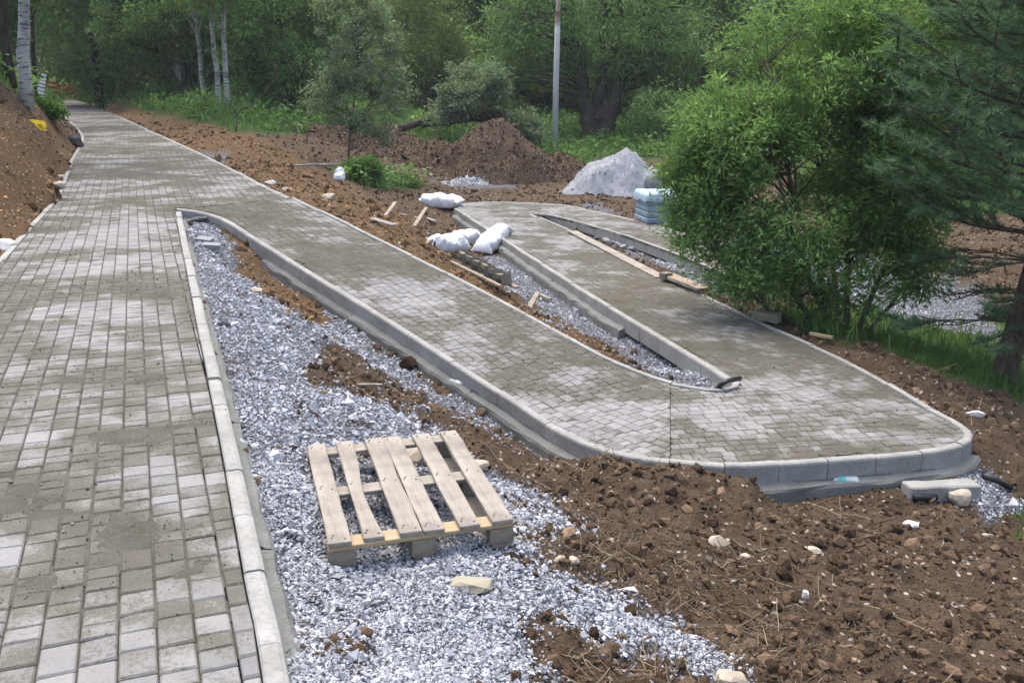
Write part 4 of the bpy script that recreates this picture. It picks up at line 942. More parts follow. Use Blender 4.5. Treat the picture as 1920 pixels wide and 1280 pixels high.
h0 = pz(1343, 739, -1.42); h1 = pz(1347, 727, -1.28); h2 = pz(1358, 717, -1.20); h3 = pz(1372, 712, -1.19); h4 = pz(1388, 709, -1.20)
HP = [h0, h0*.5+h1*.5, h1, h1*.5+h2*.5+np.array([0, 0, .01]), h2, h2*.5+h3*.5+np.array([0, 0, .008]), h3, h4]
pipe('hose', HP, .026, 'bent black hose rising out of the hole beside the hairpin', cat='hose')
def bottle(px, py, L, rad, rz, label, capmat, mat='film', bands=None):
    p = g3(px, py); root = empty('bottle', (p[0], p[1], p[2]+rad*.9), rz); tag(root, label, 'bottle')
    prof = [(0, .6), (.03, .95), (.10, 1), (.30, .97), (.33, 1), (.62, 1), (.74, .80), (.84, .45), (.88, .36), (.93, .36)]
    v, f = tube([(L*a, 0, 0) for a, _ in prof], [rad*b_ for _, b_ in prof], 14); link('body', mesh_py('body', v, f, True), root, mat)
    v, f = tube([(L*.925, 0, 0), (L*1.0, 0, 0)], [rad*.42, rad*.40], 10); link('cap', mesh_py('cap', v, f), root, capmat)
    if bands: v, f = tube([(L*.36, 0, 0), (L*.58, 0, 0)], rad*1.012, 14, False); link('label_band', mesh_py('label_band', v, f, True), root, bands)
bottle(842, 722, .30, .042, -.6, 'clear plastic bottle with yellow cap beside the ramp footing', 'yellow', bands='white')
bottle(1608, 914, .32, .055, math.pi-.05, 'crushed clear bottle with teal label below the hairpin kerb', 'teal', bands='teal')

# ------------------------------------------------------------------ wrapped paver pack, tarpaulin, pole, barrier and panel
p = g3(1243, 424); pk = empty('paver_pack', tuple(p), .18); tag(pk, 'stack of pavers wrapped in blue film beside the sand pile', 'paver pack')
link('pallet_base', box_mesh('pallet_base', 1.2, 1.0, .12, .01), pk, 'oldwood')
for i in range(5):
    o = link('wrapped_layer', box_mesh('wrapped_layer', 1.16-.02*(i % 2), .98-.02*(i % 2), .138, .03, .012, i, 4), pk, 'bluewrap'); o.location = (.01*(i % 3), 0, .125+i*.140)
bm = bmesh.new(); bmesh.ops.create_grid(bm, x_segments=22, y_segments=20, size=.5)
for v in bm.verts:
    x_, y_ = v.co.x*1.36, v.co.y*1.16; ex = max(abs(x_)-.58, 0)/.10; ey = max(abs(y_)-.48, 0)/.10; e = min(max(ex, ey), 1)
    n_ = float(fbm(np.array(x_), np.array(y_), 6, 3, 5))-.5; cx_ = max(-.61, min(.61, x_)); cy_ = max(-.51, min(.51, y_))
    v.co = Vector((cx_ + n_*.04, cy_ + n_*.04, .845 + n_*.08 - e*.20*(1+n_)))
o = link('film_top', bm_mesh('film_top', bm, True), pk, 'lightwrap')
bm = bmesh.new(); bmesh.ops.create_uvsphere(bm, u_segments=20, v_segments=12, radius=.5)
for v in bm.verts: n_ = float(fbm(np.array(v.co.x*2+v.co.z), np.array(v.co.y*2), 3, 3, 9))-.5; v.co = Vector((v.co.x*1.0, v.co.y*.8, max(-.02, (v.co.z+.28)*.85)))*(1+n_*.25)
o = link('film_bundle', bm_mesh('film_bundle', bm, True), pk, 'bluewrap'); o.location = (.72, -.1, 0)
p = g3(1235, 372); bm = bmesh.new(); bmesh.ops.create_uvsphere(bm, u_segments=20, v_segments=12, radius=.7)
for v in bm.verts: n_ = float(fbm(np.array(v.co.x*2+v.co.z), np.array(v.co.y*2), 2, 3, 19))-.5; v.co = Vector((v.co.x*.9, v.co.y*.8, max(-.05, v.co.z+.1)))*(1+n_*.3)
o = link('tarpaulin', bm_mesh('tarpaulin', bm, True), None, plain('dark_tarpaulin', (.10, .115, .13), .6, .3)); o.location = (p[0]+.15, p[1]+.5, p[2]); tag(o, 'dark grey tarpaulin bundle between the sand pile and the bush', 'tarpaulin')
p = atdepth(1040, 297, 38.5); p[2] = float(Tz(p[0], p[1]))-.1
pole = empty('lamp_pole', tuple(p)); tag(pole, 'tall grey metal pole with rusty upper part standing behind the soil heap', 'pole')
v, f = tube([(0, 0, 0), (.02, 0, 3), (.06, 0, 5.6), (.065, 0, 5.62), (.14, 0, 11)], [.125, .115, .105, .085, .07], 14); link('shaft', mesh_py('shaft', v, f, True), pole, 'pole')
v, f = tube([(.055, 0, 5.50), (.06, 0, 5.66)], .118, 14); link('collar', mesh_py('collar', v, f), pole, 'pole')
# red slatted barrier at the head of the path
p = atdepth(94, 166, 57); p[2] = float(Tz(p[0], p[1])); rb = empty('barrier', tuple(p + np.array([.5, 0, .15])), math.radians(8)); rb.scale = (1.2, 1.2, 1.7); tag(rb, 'low red slatted plastic barrier across the head of the path', 'barrier')
for sx_, rz in ((-.42, .06), (.42, -.10)):
    for k in range(3):
        o = link('slat', box_mesh('slat', .80, .05, .085, .012), rb, 'red'); o.location = (sx_, k*.02, .05+k*.16 - (.08 if sx_ > 0 else 0)); o.rotation_euler = (0, rz, 0)
for xx in (-.83, 0, .83):
    o = link('post', box_mesh('post', .06, .06, .50, .01), rb, 'red'); o.location = (xx, .06, -.05)
p = atdepth(66, 152, 46); p[2] = float(Tz(p[0], p[1])); wp = empty('slatted_panel', tuple(p), 0); wp.scale = (1.25, 1.25, 1.25); wp.rotation_euler = (math.radians(-8), math.radians(14), 0); tag(wp, 'leaning white slatted panel behind the birch trunk', 'panel')
for k in range(9): o = link('slat', box_mesh('slat', .36-.018*k, .03, .095, .006), wp, 'white'); o.location = (.0, 0, .04+k*.142)
for s_ in (-1, 1): o = link('rail', box_mesh('rail', .03, .03, 1.32, .004), wp, 'black'); o.location = (s_*.13, .035, 0)
# crumpled yellow bag
p = atdepth(62, 205, 20.3); bm = bmesh.new(); bmesh.ops.create_icosphere(bm, subdivisions=3, radius=.5)
for v in bm.verts: n_ = float(fbm(np.array(v.co.x*3+v.co.z*2), np.array(v.co.y*3), 2.2, 3, 29))-.5; v.co = Vector((v.co.x*.42, v.co.y*.3, max(-.05, v.co.z*.32)))*(1+n_*1.1)
o = link('plastic_bag', bm_mesh('plastic_bag', bm), None, 'yellow'); o.location = (p[0], p[1], float(Tz(p[0], p[1]))+.05); tag(o, 'crumpled yellow plastic bag at the foot of the white birch', 'bag')

# ------------------------------------------------------------------ trees
def leaf_mesh(name, P, L, W, tint, r, droop=0.0, up=0.55, D=None):
    n = len(P); d = r.normal(size=(n, 3)) if D is None else D + r.normal(0, .55, (n, 3)); d[:, 2] -= droop; d /= np.linalg.norm(d, axis=1, keepdims=True)
    nn = r.normal(size=(n, 3)); nn[:, 2] += up*2; s = np.cross(d, nn); s /= np.linalg.norm(s, axis=1, keepdims=True)+1e-9
    L = L*np.exp(r.normal(0, .22, n)); w_ = (W*np.exp(r.normal(0, .2, n)))[:, None]; L = L[:, None]
    m = P + d*L*.45; nb = np.cross(s, d)*w_*.25
    V = np.stack([P, m+s*w_*.5+nb, P+d*L, m-s*w_*.5+nb], 1); k = np.arange(n)*4
    return mesh_np(name, V.reshape(-1, 3), np.stack([k, k+1, k+2, k+3], -1), False, dict(tint=np.repeat(tint, 4, 0)))
def ctrl(P, n=7):
    P = [Vector(p) for p in P]; L = spline3(P, n); return L
def spline3(P, n):
    Q = [2*P[0]-P[1]] + P + [2*P[-1]-P[-2]]; out = []
    for i in range(1, len(Q)-2):
        p0, p1, p2, p3 = Q[i-1:i+3]
        for k in range(n):
            t_ = k/n; out.append(0.5*((2*p1) + (p2-p0)*t_ + (2*p0-5*p1+4*p2-p3)*t_*t_ + (3*p1-p0-3*p2+p3)*t_**3))
    out.append(P[-1]); return out
def make_tree(name, base, stems, lobes, nclump, per, cr, leaf, pal, label, seed, bark_='bark', cat='tree', group=None, droop=.2, branch=.5, brad=.012, gap=.42, flat=.7, hang=0.0, lean_d=None):
    """stems: lists of (points, r0, r1) in local coordinates; lobes: (centre, radii, weight)"""
    if name != 'willow_bush': per = int(per*.74); leaf = (leaf[0]*1.28, leaf[1]*1.32)
    r = np.random.default_rng(seed); root = empty(name, tuple(base)); tag(root, label, cat, group)
    tubes = []; samp = []
    for pts, r0, r1 in stems:
        L = spline3([Vector(p) for p in pts], 5); n = len(L)
        L = [p + Vector((r.normal(0, .25), r.normal(0, .25), 0))*r0*(.6 if 0 < i < n-1 else 0) for i, p in enumerate(L)]
        rad = [r0 + (r1-r0)*(i/(n-1))**.8 for i in range(n)]; rad[0] *= 1.25; tubes.append((L, rad))
        samp += [(np.array(p), rad[i]) for i, p in enumerate(L)]
    SPs = np.array([s_[0] for s_ in samp]); SR = np.array([s_[1] for s_ in samp])
    w = np.array([l[2] for l in lobes], float); w /= w.sum(); C = []
    while len(C) < nclump:
        l = lobes[r.choice(len(lobes), p=w)]; d = r.normal(size=3); d /= np.linalg.norm(d); q = np.array(l[0]) + d*np.array(l[1])*(r.random()**.42)
        if float(fbm(np.array(q[0]+q[1]*.5+seed), np.array(q[2]+q[1]*.7), 1.1/max(cr*2.2, .2)*.5, 2, seed)) < gap: continue
        C.append(q)
    C = np.array(C); order = r.permutation(nclump)[:int(nclump*branch)]; bt = []
    for i in order:
        c = C[i]; dd = SPs - c; dist = np.linalg.norm(dd, axis=1) + np.maximum(0, SPs[:, 2]-c[2]+.15)*3; k = int(r.choice(np.argsort(dist)[:3])); a = SPs[k]
        mid = (a+c)/2 + np.array([0, 0, .12*np.linalg.norm(c-a)]) + r.normal(0, .06, 3)*np.linalg.norm(c-a)
        r0 = min(SR[k]*.6, brad*(1+np.linalg.norm(c-a)*.5)); bt.append((spline3([Vector(a), Vector(mid), Vector(c)], 2), [r0*(1-j/4*.8) for j in range(5)]))
    V, F = [], []
    for pts, rad in tubes:
        v, f = tube(pts, rad, 9, True, len(V)); V += v; F += f
    for pts, rad in bt:
        v, f = tube(pts, rad, 3, False, len(V)); V += v; F += f
    link('trunk', mesh_py('trunk', V, F, True), root, bark_)
    n = nclump*per; ci = np.repeat(np.arange(nclump), per); u = r.normal(size=(n, 3)); u /= np.linalg.norm(u, axis=1, keepdims=True)
    sc = cr*np.exp(r.normal(0, .42, nclump))[ci]; u = u*(r.random(n)**.5*sc)[:, None]*np.array([1, 1, flat]); u[:, 2] -= hang*r.random(n)*cr*2
    P = C[ci] + u; cb = np.exp(r.normal(0, .16, nclump))[ci]; lb = np.exp(r.normal(0, .22, n)); mixf = np.clip(r.normal(.45, .28, nclump)[ci] + r.normal(0, .26, n), 0, 1.15)[:, None]
    tint = (np.array(pal[0])*(1-mixf) + np.array(pal[1])*mixf)*(cb*lb)[:, None]
    out = u/(np.linalg.norm(u, axis=1, keepdims=True)+1e-6)
    link('crown', leaf_mesh('crown', P, leaf[0], leaf[1], tint, r, droop, .5, out), root, 'leaf')
    return root
def copy_tree(root, loc, rz, sc, label, group=None):
    c = root.copy(); COL.objects.link(c); c.location = loc; c.rotation_euler = (0, 0, rz); c.scale = (sc, sc, sc); c['label'] = label
    if group: c['group'] = group
    for ch in root.children:
        k = ch.copy(); COL.objects.link(k); k.parent = c
    return c
def loc_(px, py, dep, base): return tuple(atdepth(px, py, dep) - np.array(base))
def lob(px, py, rx, ry, dep, base, dd=None, w=None):
    m = dep/FOC; return (loc_(px, py, dep, base), (rx*m, (dd if dd else rx*m*.8), ry*m), w if w else rx*ry)
def base_at(px, dep, sink=.1):
    x_, z_ = dep*(px-960)/FOC, 0.0
    for _ in range(12): y_ = (dep + (z_-CAMZ)*SP)/CP; z_ = .5*z_ + .5*float(Tz(x_, y_))
    return np.array([x_, y_, float(Tz(x_, y_))-sink])
def dep_of(px, py): p = g3(px, py); return float(project(p[0], p[1], p[2])[2])
GREENS = dict(willow=((.082, .175, .044), (.190, .305, .095)), dark=((.075, .145, .052), (.150, .235, .084)), grey=((.120, .176, .100), (.210, .265, .165)), yellow=((.160, .250, .060), (.265, .335, .105)),
              birch=((.092, .184, .052), (.190, .295, .096)), mid=((.092, .192, .054), (.195, .310, .100)))
# the willow bush at the side of the lower ramp
B = base_at(1570, 13.4)
def P2(px, py, dep): return loc_(px, py, dep, B)
st = [([P2(1560, 640, 13.4), P2(1540, 520, 13.3), P2(1480, 330, 13.0), P2(1440, 120, 13.1)], .055, .015), ([P2(1585, 640, 13.4), P2(1590, 500, 13.4), P2(1600, 300, 13.5), P2(1590, 60, 13.6)], .06, .015),
      ([P2(1545, 640, 13.3), P2(1480, 540, 12.9), P2(1380, 400, 12.7), P2(1310, 230, 12.8)], .05, .012), ([P2(1600, 640, 13.5), P2(1650, 520, 13.3), P2(1720, 400, 13.1), P2(1750, 250, 13.2)], .05, .012),
      ([P2(1575, 640, 13.6), P2(1560, 480, 14.2), P2(1540, 280, 14.6), P2(1520, 100, 14.7)], .05, .012), ([P2(1610, 640, 13.5), P2(1680, 560, 13.8), P2(1760, 480, 14.0)], .035, .01), ([P2(1540, 640, 13.3), P2(1440, 580, 13.0), P2(1340, 480, 12.8)], .03, .01),
      ([P2(1570, 640, 13.2), P2(1500, 480, 12.6), P2(1450, 300, 12.4), P2(1400, 160, 12.5)], .045, .012)]
LB = [lob(1500, 130, 210, 120, 13.3, B, 1.5), lob(1370, 280, 140, 110, 12.8, B, 1.1), lob(1550, 290, 180, 130, 13.3, B, 1.5), lob(1320, 400, 80, 80, 12.8, B, .7), lob(1450, 430, 120, 90, 12.7, B, 1.0), lob(1600, 440, 120, 80, 13.0, B, 1.0, 7000),
      lob(1390, 510, 85, 50, 12.7, B, .7, 4200), lob(1530, 540, 120, 55, 12.8, B, .9, 4600), lob(1680, 200, 100, 110, 13.5, B, 1.2), lob(1290, 340, 60, 60, 12.8, B, .5), lob(1620, 20, 170, 80, 13.6, B, 1.4), lob(1400, 180, 110, 80, 12.9, B, 1.1), lob(1275, 300, 65, 45, 12.8, B, .6), lob(1660, 110, 120, 90, 13.5, B, 1.3), lob(1690, 300, 90, 110, 13.1, B, 1.0, 11000), lob(1660, 420, 90, 70, 13.0, B, .9, 7000), lob(1700, 490, 80, 70, 13.4, B, .7, 4200), lob(1640, 340, 90, 90, 13.4, B, 1.0)]
make_tree('willow_bush', B, st, LB, 1280, 82, .235, (.095, .027), GREENS['willow'], 'big light green willow bush with many thin stems beside the lower ramp', 4, 'twig', 'bush', None, -.05, .9, .010, .41, .8)
# centre willow with several dark trunks
D = min(dep_of(1118, 262), 50); B = base_at(1118, D)
def P2(px, py, dep=D): return loc_(px, py, dep, B)
st = [([P2(1108, 262), P2(1098, 200), P2(1090, 120), P2(1060, 20)], .48, .12), ([P2(1122, 262), P2(1122, 200), P2(1130, 110), P2(1130, -20)], .40, .12), ([P2(1132, 262), P2(1150, 190), P2(1180, 110), P2(1210, 20)], .45, .12), ([P2(1126, 262), P2(1140, 190), P2(1150, 120), P2(1170, -30)], .32, .10)]
LB = [lob(1120, 20, 200, 110, D, B, 4.2), lob(990, 80, 110, 90, D, B, 2.6), lob(1230, 90, 100, 80, D, B, 2.4), lob(1130, 120, 190, 50, D+1, B, 3.0, 9000), lob(1100, -120, 200, 90, D, B, 4), lob(1250, 160, 70, 50, D, B, 1.6, 2200), lob(960, 150, 60, 40, D, B, 1.6, 1500)]
make_tree('willow_tree', B, st, LB, 560, 80, .62, (.18, .06), GREENS['mid'], 'spreading willow tree with three dark trunks behind the grey pole', 5, 'bark', 'tree', None, .45, .5, .03, .36, .7, .25)
# small grey-green tree on the soil slope
D = 27.5; B = base_at(652, D)
def P2(px, py, dep=D): return loc_(px, py, dep, B)
st = [([P2(652, 330), P2(656, 250), P2(668, 150), P2(676, 20)], .05, .015), ([P2(656, 245), P2(690, 200), P2(725, 140)], .022, .008), ([P2(660, 220), P2(630, 160), P2(615, 90)], .022, .008)]
LB = [lob(680, 90, 85, 95, D, B, .9), lob(712, 175, 70, 60, D, B, .8), lob(632, 180, 60, 60, D, B, .6), lob(660, 20, 75, 60, D, B, .8), lob(690, 240, 50, 30, D, B, .6, 1800)]
make_tree('young_tree', B, st, LB, 300, 50, .22, (.075, .045), GREENS['grey'], 'young grey-green tree with a thin stem on the dug slope', 6, 'twig', 'tree', None, .1, .8, .01, .40, .8)
# fallen tree behind the heaps
D = 38.5; B = base_at(800, D); B[2] += .2
def P2(px, py, dep=D): return loc_(px, py, dep, B)
st = [([P2(748, 243), P2(800, 226), P2(860, 200), P2(920, 165)], .17, .05), ([P2(790, 236), P2(840, 232), P2(900, 225)], .09, .03), ([P2(830, 214), P2(860, 180), P2(875, 140)], .06, .02)]
LB = [lob(860, 165, 45, 50, D, B, 1.2), lob(905, 195, 55, 40, D, B, 1.4), lob(850, 215, 60, 30, D-.4, B, 1.2), lob(960, 225, 45, 28, D, B, 1.0), lob(925, 150, 28, 30, D, B, .8), lob(1000, 245, 26, 18, D, B, .8)]
ft = make_tree('fallen_tree', B, st, LB, 330, 55, .34, (.11, .06), GREENS['grey'], 'fallen grey-leaved tree with broken trunk lying behind the soil heaps', 7, 'bark', 'tree', None, .2, .9, .02, .46, .8)
e = spline3([Vector(P2(742, 245)), Vector(P2(748, 243)), Vector(P2(757, 240))], 2); v, f = tube(e, [.12, .19, .178, .172, .171], 9); link('broken_end', mesh_py('broken_end', v, f), ft, 'freshboard')
# big bushes and trees filling the middle distance
def bushy(name, px, py_base, dep, lobes_, pal, label, seed, n=300, per=70, cr=.55, leaf=(.17, .07), stems=5, bark_='bark', group='trees and bushes at the edge of the wood', **kw):
    if dep < 0: dep = dep_of(px, py_base)
    B = base_at(px, dep); r = random.Random(seed); st = []
    for k in range(stems):
        l = lobes_[k % len(lobes_)]; st.append(([(r.uniform(-.2, .2), r.uniform(-.2, .2), 0), tuple(np.array(loc_(l[0]*.35+px*.65, (l[1]+py_base)/2, dep, B)) + np.array([r.uniform(-.2, .2), r.uniform(-.3, .3), 0])), loc_(l[0]+r.uniform(-20, 20), l[1]-l[3]*.5, dep, B)], kw.get('sr', .07), .02))
    kw.pop('sr', None)
    return make_tree(name, B, st, [lob(*l[:4], dep, B) for l in lobes_], n, per, cr, leaf, pal, label, seed, bark_, kw.pop('cat', 'tree'), group, kw.pop('droop', .25), kw.pop('branch', .5), kw.pop('brad', .02), kw.pop('gap', .37), kw.pop('flat', .75), kw.pop('hang', .15))
bushy('shrub', 790, 215, 50, [(775, 70, 110, 70), (760, 140, 70, 60), (850, 100, 60, 70), (800, -40, 120, 70)], GREENS['yellow'], 'yellow-green shrub behind the young grey-green tree', 31, 420, 70, .6, (.15, .05), 7, 'twig', cat='shrub')
bushy('tree', 545, 215, 39, [(520, 40, 110, 90), (560, 130, 80, 60), (470, 110, 60, 60), (600, 10, 70, 70), (520, -90, 130, 60)], GREENS['mid'], 'dense tree between the birch pair and the young grey-green tree', 32, 520, 75, .50, (.13, .07), 4, sr=.16)
bushy('tree', 345, 200, 44, [(330, 30, 130, 60), (250, 40, 80, 50), (340, -70, 150, 70), (390, 90, 45, 40)], GREENS['birch'], 'leafy dark tree whose boughs hang left of the birch pair', 33, 460, 75, .55, (.13, .08), 4, sr=.18)
bushy('tree', 1420, 250, 48, [(1400, 60, 120, 110), (1330, 120, 60, 80), (1480, 40, 100, 80), (1400, -80, 150, 80)], GREENS['dark'], 'dark tree rising behind the willow bush', 34, 480, 75, .6, (.16, .08), 4, sr=.2)
bushy('tree', 920, 230, 56, [(900, 40, 110, 80), (960, 100, 70, 60), (880, 120, 60, 60), (920, -60, 120, 70)], GREENS['mid'], 'mid green tree between the yellow-green shrub and the spreading willow', 35, 460, 75, .65, (.18, .08), 4, sr=.2)
bushy('tree', 690, 215, 58, [(660, 20, 100, 70), (720, 90, 70, 60), (620, 90, 60, 60), (660, -80, 120, 60)], GREENS['birch'], 'tall tree far behind the young grey-green tree', 36, 420, 75, .65, (.18, .08), 4, sr=.2)
bushy('tree', 160, 160, 80, [(150, 20, 100, 50), (110, 60, 50, 40), (200, -30, 100, 60), (180, 90, 40, 40)], GREENS['birch'], 'leafy tree arching over the head of the path', 37, 380, 75, .6, (.15, .08), 3, sr=.2)
bushy('tree', -40, 160, 30, [(-20, 20, 60, 60), (-60, 80, 60, 60), (10, -60, 70, 60)], GREENS['dark'], 'dark leafy tree at the left picture edge behind the birch', 38, 260, 70, .4, (.11, .07), 3, sr=.12)
bushy('tree', 1660, 420, 33, [(1700, 150, 120, 90), (1620, 250, 80, 80), (1800, 100, 100, 100), (1700, 20, 150, 80), (1850, 230, 70, 90)], GREENS['dark'], 'dark tree behind the pine and the willow bush', 39, 480, 75, .5, (.13, .08), 4, sr=.15)
bushy('shrub', 480, 225, 41, [(470, 175, 50, 40), (500, 200, 30, 25)], GREENS['dark'], 'low dark shrub right of the birch pair', 40, 120, 60, .4, (.12, .07), 5, 'twig', cat='shrub')
bushy('shrub', 1240, 270, 41, [(1240, 215, 70, 50), (1290, 230, 50, 40)], GREENS['mid'], 'green shrub between the spreading willow and the willow bush', 41, 170, 60, .45, (.13, .06), 5, 'twig', cat='shrub')
# leafy plants on the soil slope
bushy('weed_clump', 682, 345, -1, [(682, 318, 36, 22)], ((.035, .10, .02), (.075, .17, .035)), 'dense dark green weed clump at the foot of the young tree', 45, 90, 60, .16, (.11, .022), 3, 'twig', cat='plant', group='weeds on the dug slope', sr=.01, brad=.004, gap=.2)
bushy('weed_clump', 765, 350, -1, [(768, 342, 24, 10), (738, 344, 20, 7)], ((.08, .14, .03), (.13, .21, .05)), 'yellowish green weeds above the plump white sack', 46, 60, 40, .12, (.09, .02), 3, 'twig', cat='plant', group='weeds on the dug slope', sr=.008, brad=.003, gap=.2)
bushy('weed_clump', 88, 212, -1, [(88, 202, 14, 7), (72, 194, 8, 8), (106, 208, 9, 4)], ((.045, .12, .02), (.095, .20, .04)), 'bright green weeds around the foot of the white birch', 47, 90, 45, .13, (.08, .035), 4, 'twig', cat='plant', group='weeds on the dug slope', sr=.008, brad=.003, gap=.2)
# birches and dark trunks by the path
def birch(px, py, dep, rad, H, lean, label, seed, name='birch_tree', bark_='birch', crown=True, pal='birch', cz0=.55, group='birches by the path'):
    if dep < 0: dep = min(dep_of(px, py), 60)
    B = base_at(px, dep); r = random.Random(seed); rad = rad*dep/35 if dep > 30 else rad; top = (lean*H, r.uniform(-.3, .3), H)
    st = [([(0, 0, 0), (lean*H*.3+r.uniform(-.08, .08), 0, H*.33), (lean*H*.66+r.uniform(-.1, .1), 0, H*.66), top], rad, rad*.25)]
    for k in range(5):
        h = H*r.uniform(cz0, .95); a = r.uniform(0, 6.28); st.append(([(lean*h, 0, h), (lean*h+math.cos(a)*.8, math.sin(a)*.8, h+.4), (lean*h+math.cos(a)*1.6, math.sin(a)*1.6, h+.5)], rad*.3, .02))
    LBs = [((lean*H*.8, 0, H*.82), (1.9, 1.9, H*.2), 2), ((lean*H*.6+.6, -.3, H*.62), (1.5, 1.5, H*.12), 1), ((lean*H*.45, -.6, H*.45), (1.5, 1.2, 1.1), .6)] if crown else [((lean*H*.9, 0, H*.95), (.9, .9, .6), 1)]
    return make_tree(name, B, st, LBs, 220 if crown else 60, 60, .34, (.085, .06), GREENS[pal], label, seed, bark_, 'tree', group, .5, .6, .015, .36, .8, .6)
b0 = birch(47, 192, 21.0, .155, 9, .125, 'white birch trunk standing on the soil bank at the left', 61)
birch(16, 190, 21.8, .15, 9, .12, 'dark trunk hugging the left side of the white birch', 62, 'tree', 'bark', True, 'dark')
birch(66, 160, 33, .10, 10, .10, 'thin dark trunk just right of the white birch', 63, 'tree', 'bark', True, 'dark')
birch(413, 207, -1, .105, 11, -.03, 'left birch of the leaning white pair', 64)
birch(427, 209, -1, .11, 11, .045, 'right straight birch of the white pair', 65)
birch(340, 180, 46, .12, 11, -.06, 'thin birch leaning left of the white pair', 66)
birch(308, 165, 62, .10, 11, -.12, 'thin slanting birch deep in the wood', 67)
birch(118, 150, 76, .13, 12, .0, 'dark trunk behind the red barrier', 68, 'tree', 'bark', True, 'dark')
birch(182, 160, 66, .16, 12, .01, 'thick dark trunk with pale leafy sprouts beside the path', 69, 'tree', 'bark', True, 'mid')
bushy('sprouts', 165, 160, 64, [(160, 100, 10, 40), (200, 110, 12, 36), (180, 135, 30, 12), (215, 95, 12, 10)], GREENS['yellow'], 'pale leafy sprouts growing round the thick dark trunk', 70, 110, 40, .26, (.12, .09), 4, 'twig', cat='plant', group='weeds on the dug slope', sr=.012, brad=.006, gap=.25)
birch(385, 195, 40, .10, 11, -.03, 'slim birch just behind the leaning white pair', 72)
birch(465, 200, 42, .16, 11, .02, 'dark trunk right of the white birch pair', 73, 'tree', 'bark', True, 'dark')
# bent bare sapling
D = 28; B = base_at(443, D)
st = [[loc_(px, py, D, B) for px, py in [(443, 246), (445, 215), (455, 203), (475, 195), (492, 180), (505, 160), (520, 125)]]]
v, f = tube(spline3([Vector(p) for p in st[0]], 4), [.030-.0009*i for i in range(25)], 6); o = link('sapling', mesh_py('sapling', v, f, True), None, 'twig'); o.location = B; tag(o, 'thin bare bent sapling arching beside the grass edge', 'sapling')

# the pine at the right
B = base_at(1880, 11.9, .12); r = np.random.default_rng(77)
pine = empty('pine_tree', tuple(B)); tag(pine, 'dark pine with long needles and leaning trunk at the right picture edge', 'tree')
TP = [Vector((0, 0, 0)), Vector((.10, 0, .9)), Vector((.28, .1, 1.9)), Vector((.55, .1, 4.2)), Vector((.70, .2, 6.5)), Vector((.75, .2, 8.5))]
TL = spline3(TP, 6); tr_ = [.155*(1-.88*i/(len(TL)-1)) for i in range(len(TL))]; tr_[0] = .21; tr_[1] = .18
PV, PF = tube(TL, tr_, 12)
def trunk_at(h):
    for i in range(len(TL)-1):
        if TL[i].z <= h <= TL[i+1].z: return TL[i].lerp(TL[i+1], (h-TL[i].z)/(TL[i+1].z-TL[i].z+1e-6))
    return TL[-1]
shoots = []; BV, BF = [], []
h = .85; lvl = 0
while h < 7.4:
    nb = 7 if h > 1.6 else 6; a0 = r.uniform(0, 6.28); dead = h < 1.75
    for k in range(nb):
        a = a0 + 2*math.pi*k/nb + r.normal(0, .18); ln = (2.25 - .22*abs(h-3.0))*r.uniform(.7, 1.15) if h > 1.6 else r.uniform(.6, 1.6)
        ln = max(ln, .5); p0 = trunk_at(h); d = Vector((math.cos(a), math.sin(a), 0)); rise = -.06 if dead else r.uniform(.1, .42)
        p1 = p0 + d*ln*.5 + Vector((0, 0, ln*rise*.4)); p2 = p0 + d*ln + Vector((0, 0, ln*(rise+.12 if not dead else -.12))) + Vector((r.normal(0, .1), r.normal(0, .1), 0))
        L = spline3([p0, p1, p2], 5); v, f = tube(L, [(.014 if dead else .028)*(1-.75*i/10) for i in range(len(L))], 5, False, len(BV)); BV += v; BF += f
        for m in range(10 if not dead else 7):
            t_ = min(.20 + .80*(m+1)/10, 1.0); i = min(int(t_*10), 9); q = L[i].lerp(L[i+1], t_*10-i) if i < 10 else L[-1]
            sd = 1 if m % 2 else -1; ang = a + sd*r.uniform(.5, 1.0); sl = ln*.30*(1.15-t_)+.16; e2 = q + Vector((math.cos(ang), math.sin(ang), r.uniform(-.2, .75) if not dead else r.uniform(-.35, .2)))*sl
            mid = (q+e2)/2 + Vector((0, 0, -.03)); v, f = tube([q, mid, e2], [.010, .008, .005], 4, False, len(BV)); BV += v; BF += f
            if not dead or r.random() < .25:
                for s_ in np.linspace(.2, 1.0, 5): shoots.append((np.array(q.lerp(e2, s_)), np.array(e2-q)/max((e2-q).length, 1e-3)))
                for s_ in range(2):
                    q2 = q.lerp(e2, r.uniform(.4, .9)); ang2 = ang + r.choice([-1, 1])*r.uniform(.5, .9); e3 = q2 + Vector((math.cos(ang2), math.sin(ang2), .3))*.18
                    shoots.append((np.array(e3), np.array((e3-q2).normalized()))); v, f = tube([q2, e3], [.006, .004], 3, False, len(BV)); BV += v; BF += f
            else:
                for s_ in range(3):
                    q2 = q.lerp(e2, r.uniform(.3, 1)); e3 = q2 + Vector((r.normal(0, .12), r.normal(0, .12), r.normal(-.02, .1))); v, f = tube([q2, e3], [.005, .002], 3, False, len(BV)); BV += v; BF += f
        if not dead: shoots.append((np.array(L[-1]), np.array((L[-1]-L[-2]).normalized())))
    h += r.uniform(.30, .42)
link('trunk', mesh_py('trunk', PV, PF, True), pine, 'pinebark'); link('branches', mesh_py('branches', BV, BF, True), pine, 'pinebark')
SPt = np.array([s_[0] for s_ in shoots]); SD = np.array([s_[1] for s_ in shoots]); per = 44; n = len(SPt)*per; ii = np.repeat(np.arange(len(SPt)), per)
tt_ = r.random(n); base_p = SPt[ii] - SD[ii]*(tt_*.16)[:, None]; d = SD[ii]*.45 + r.normal(0, .75, (n, 3)); d[:, 2] += .18; d /= np.linalg.norm(d, axis=1, keepdims=True)
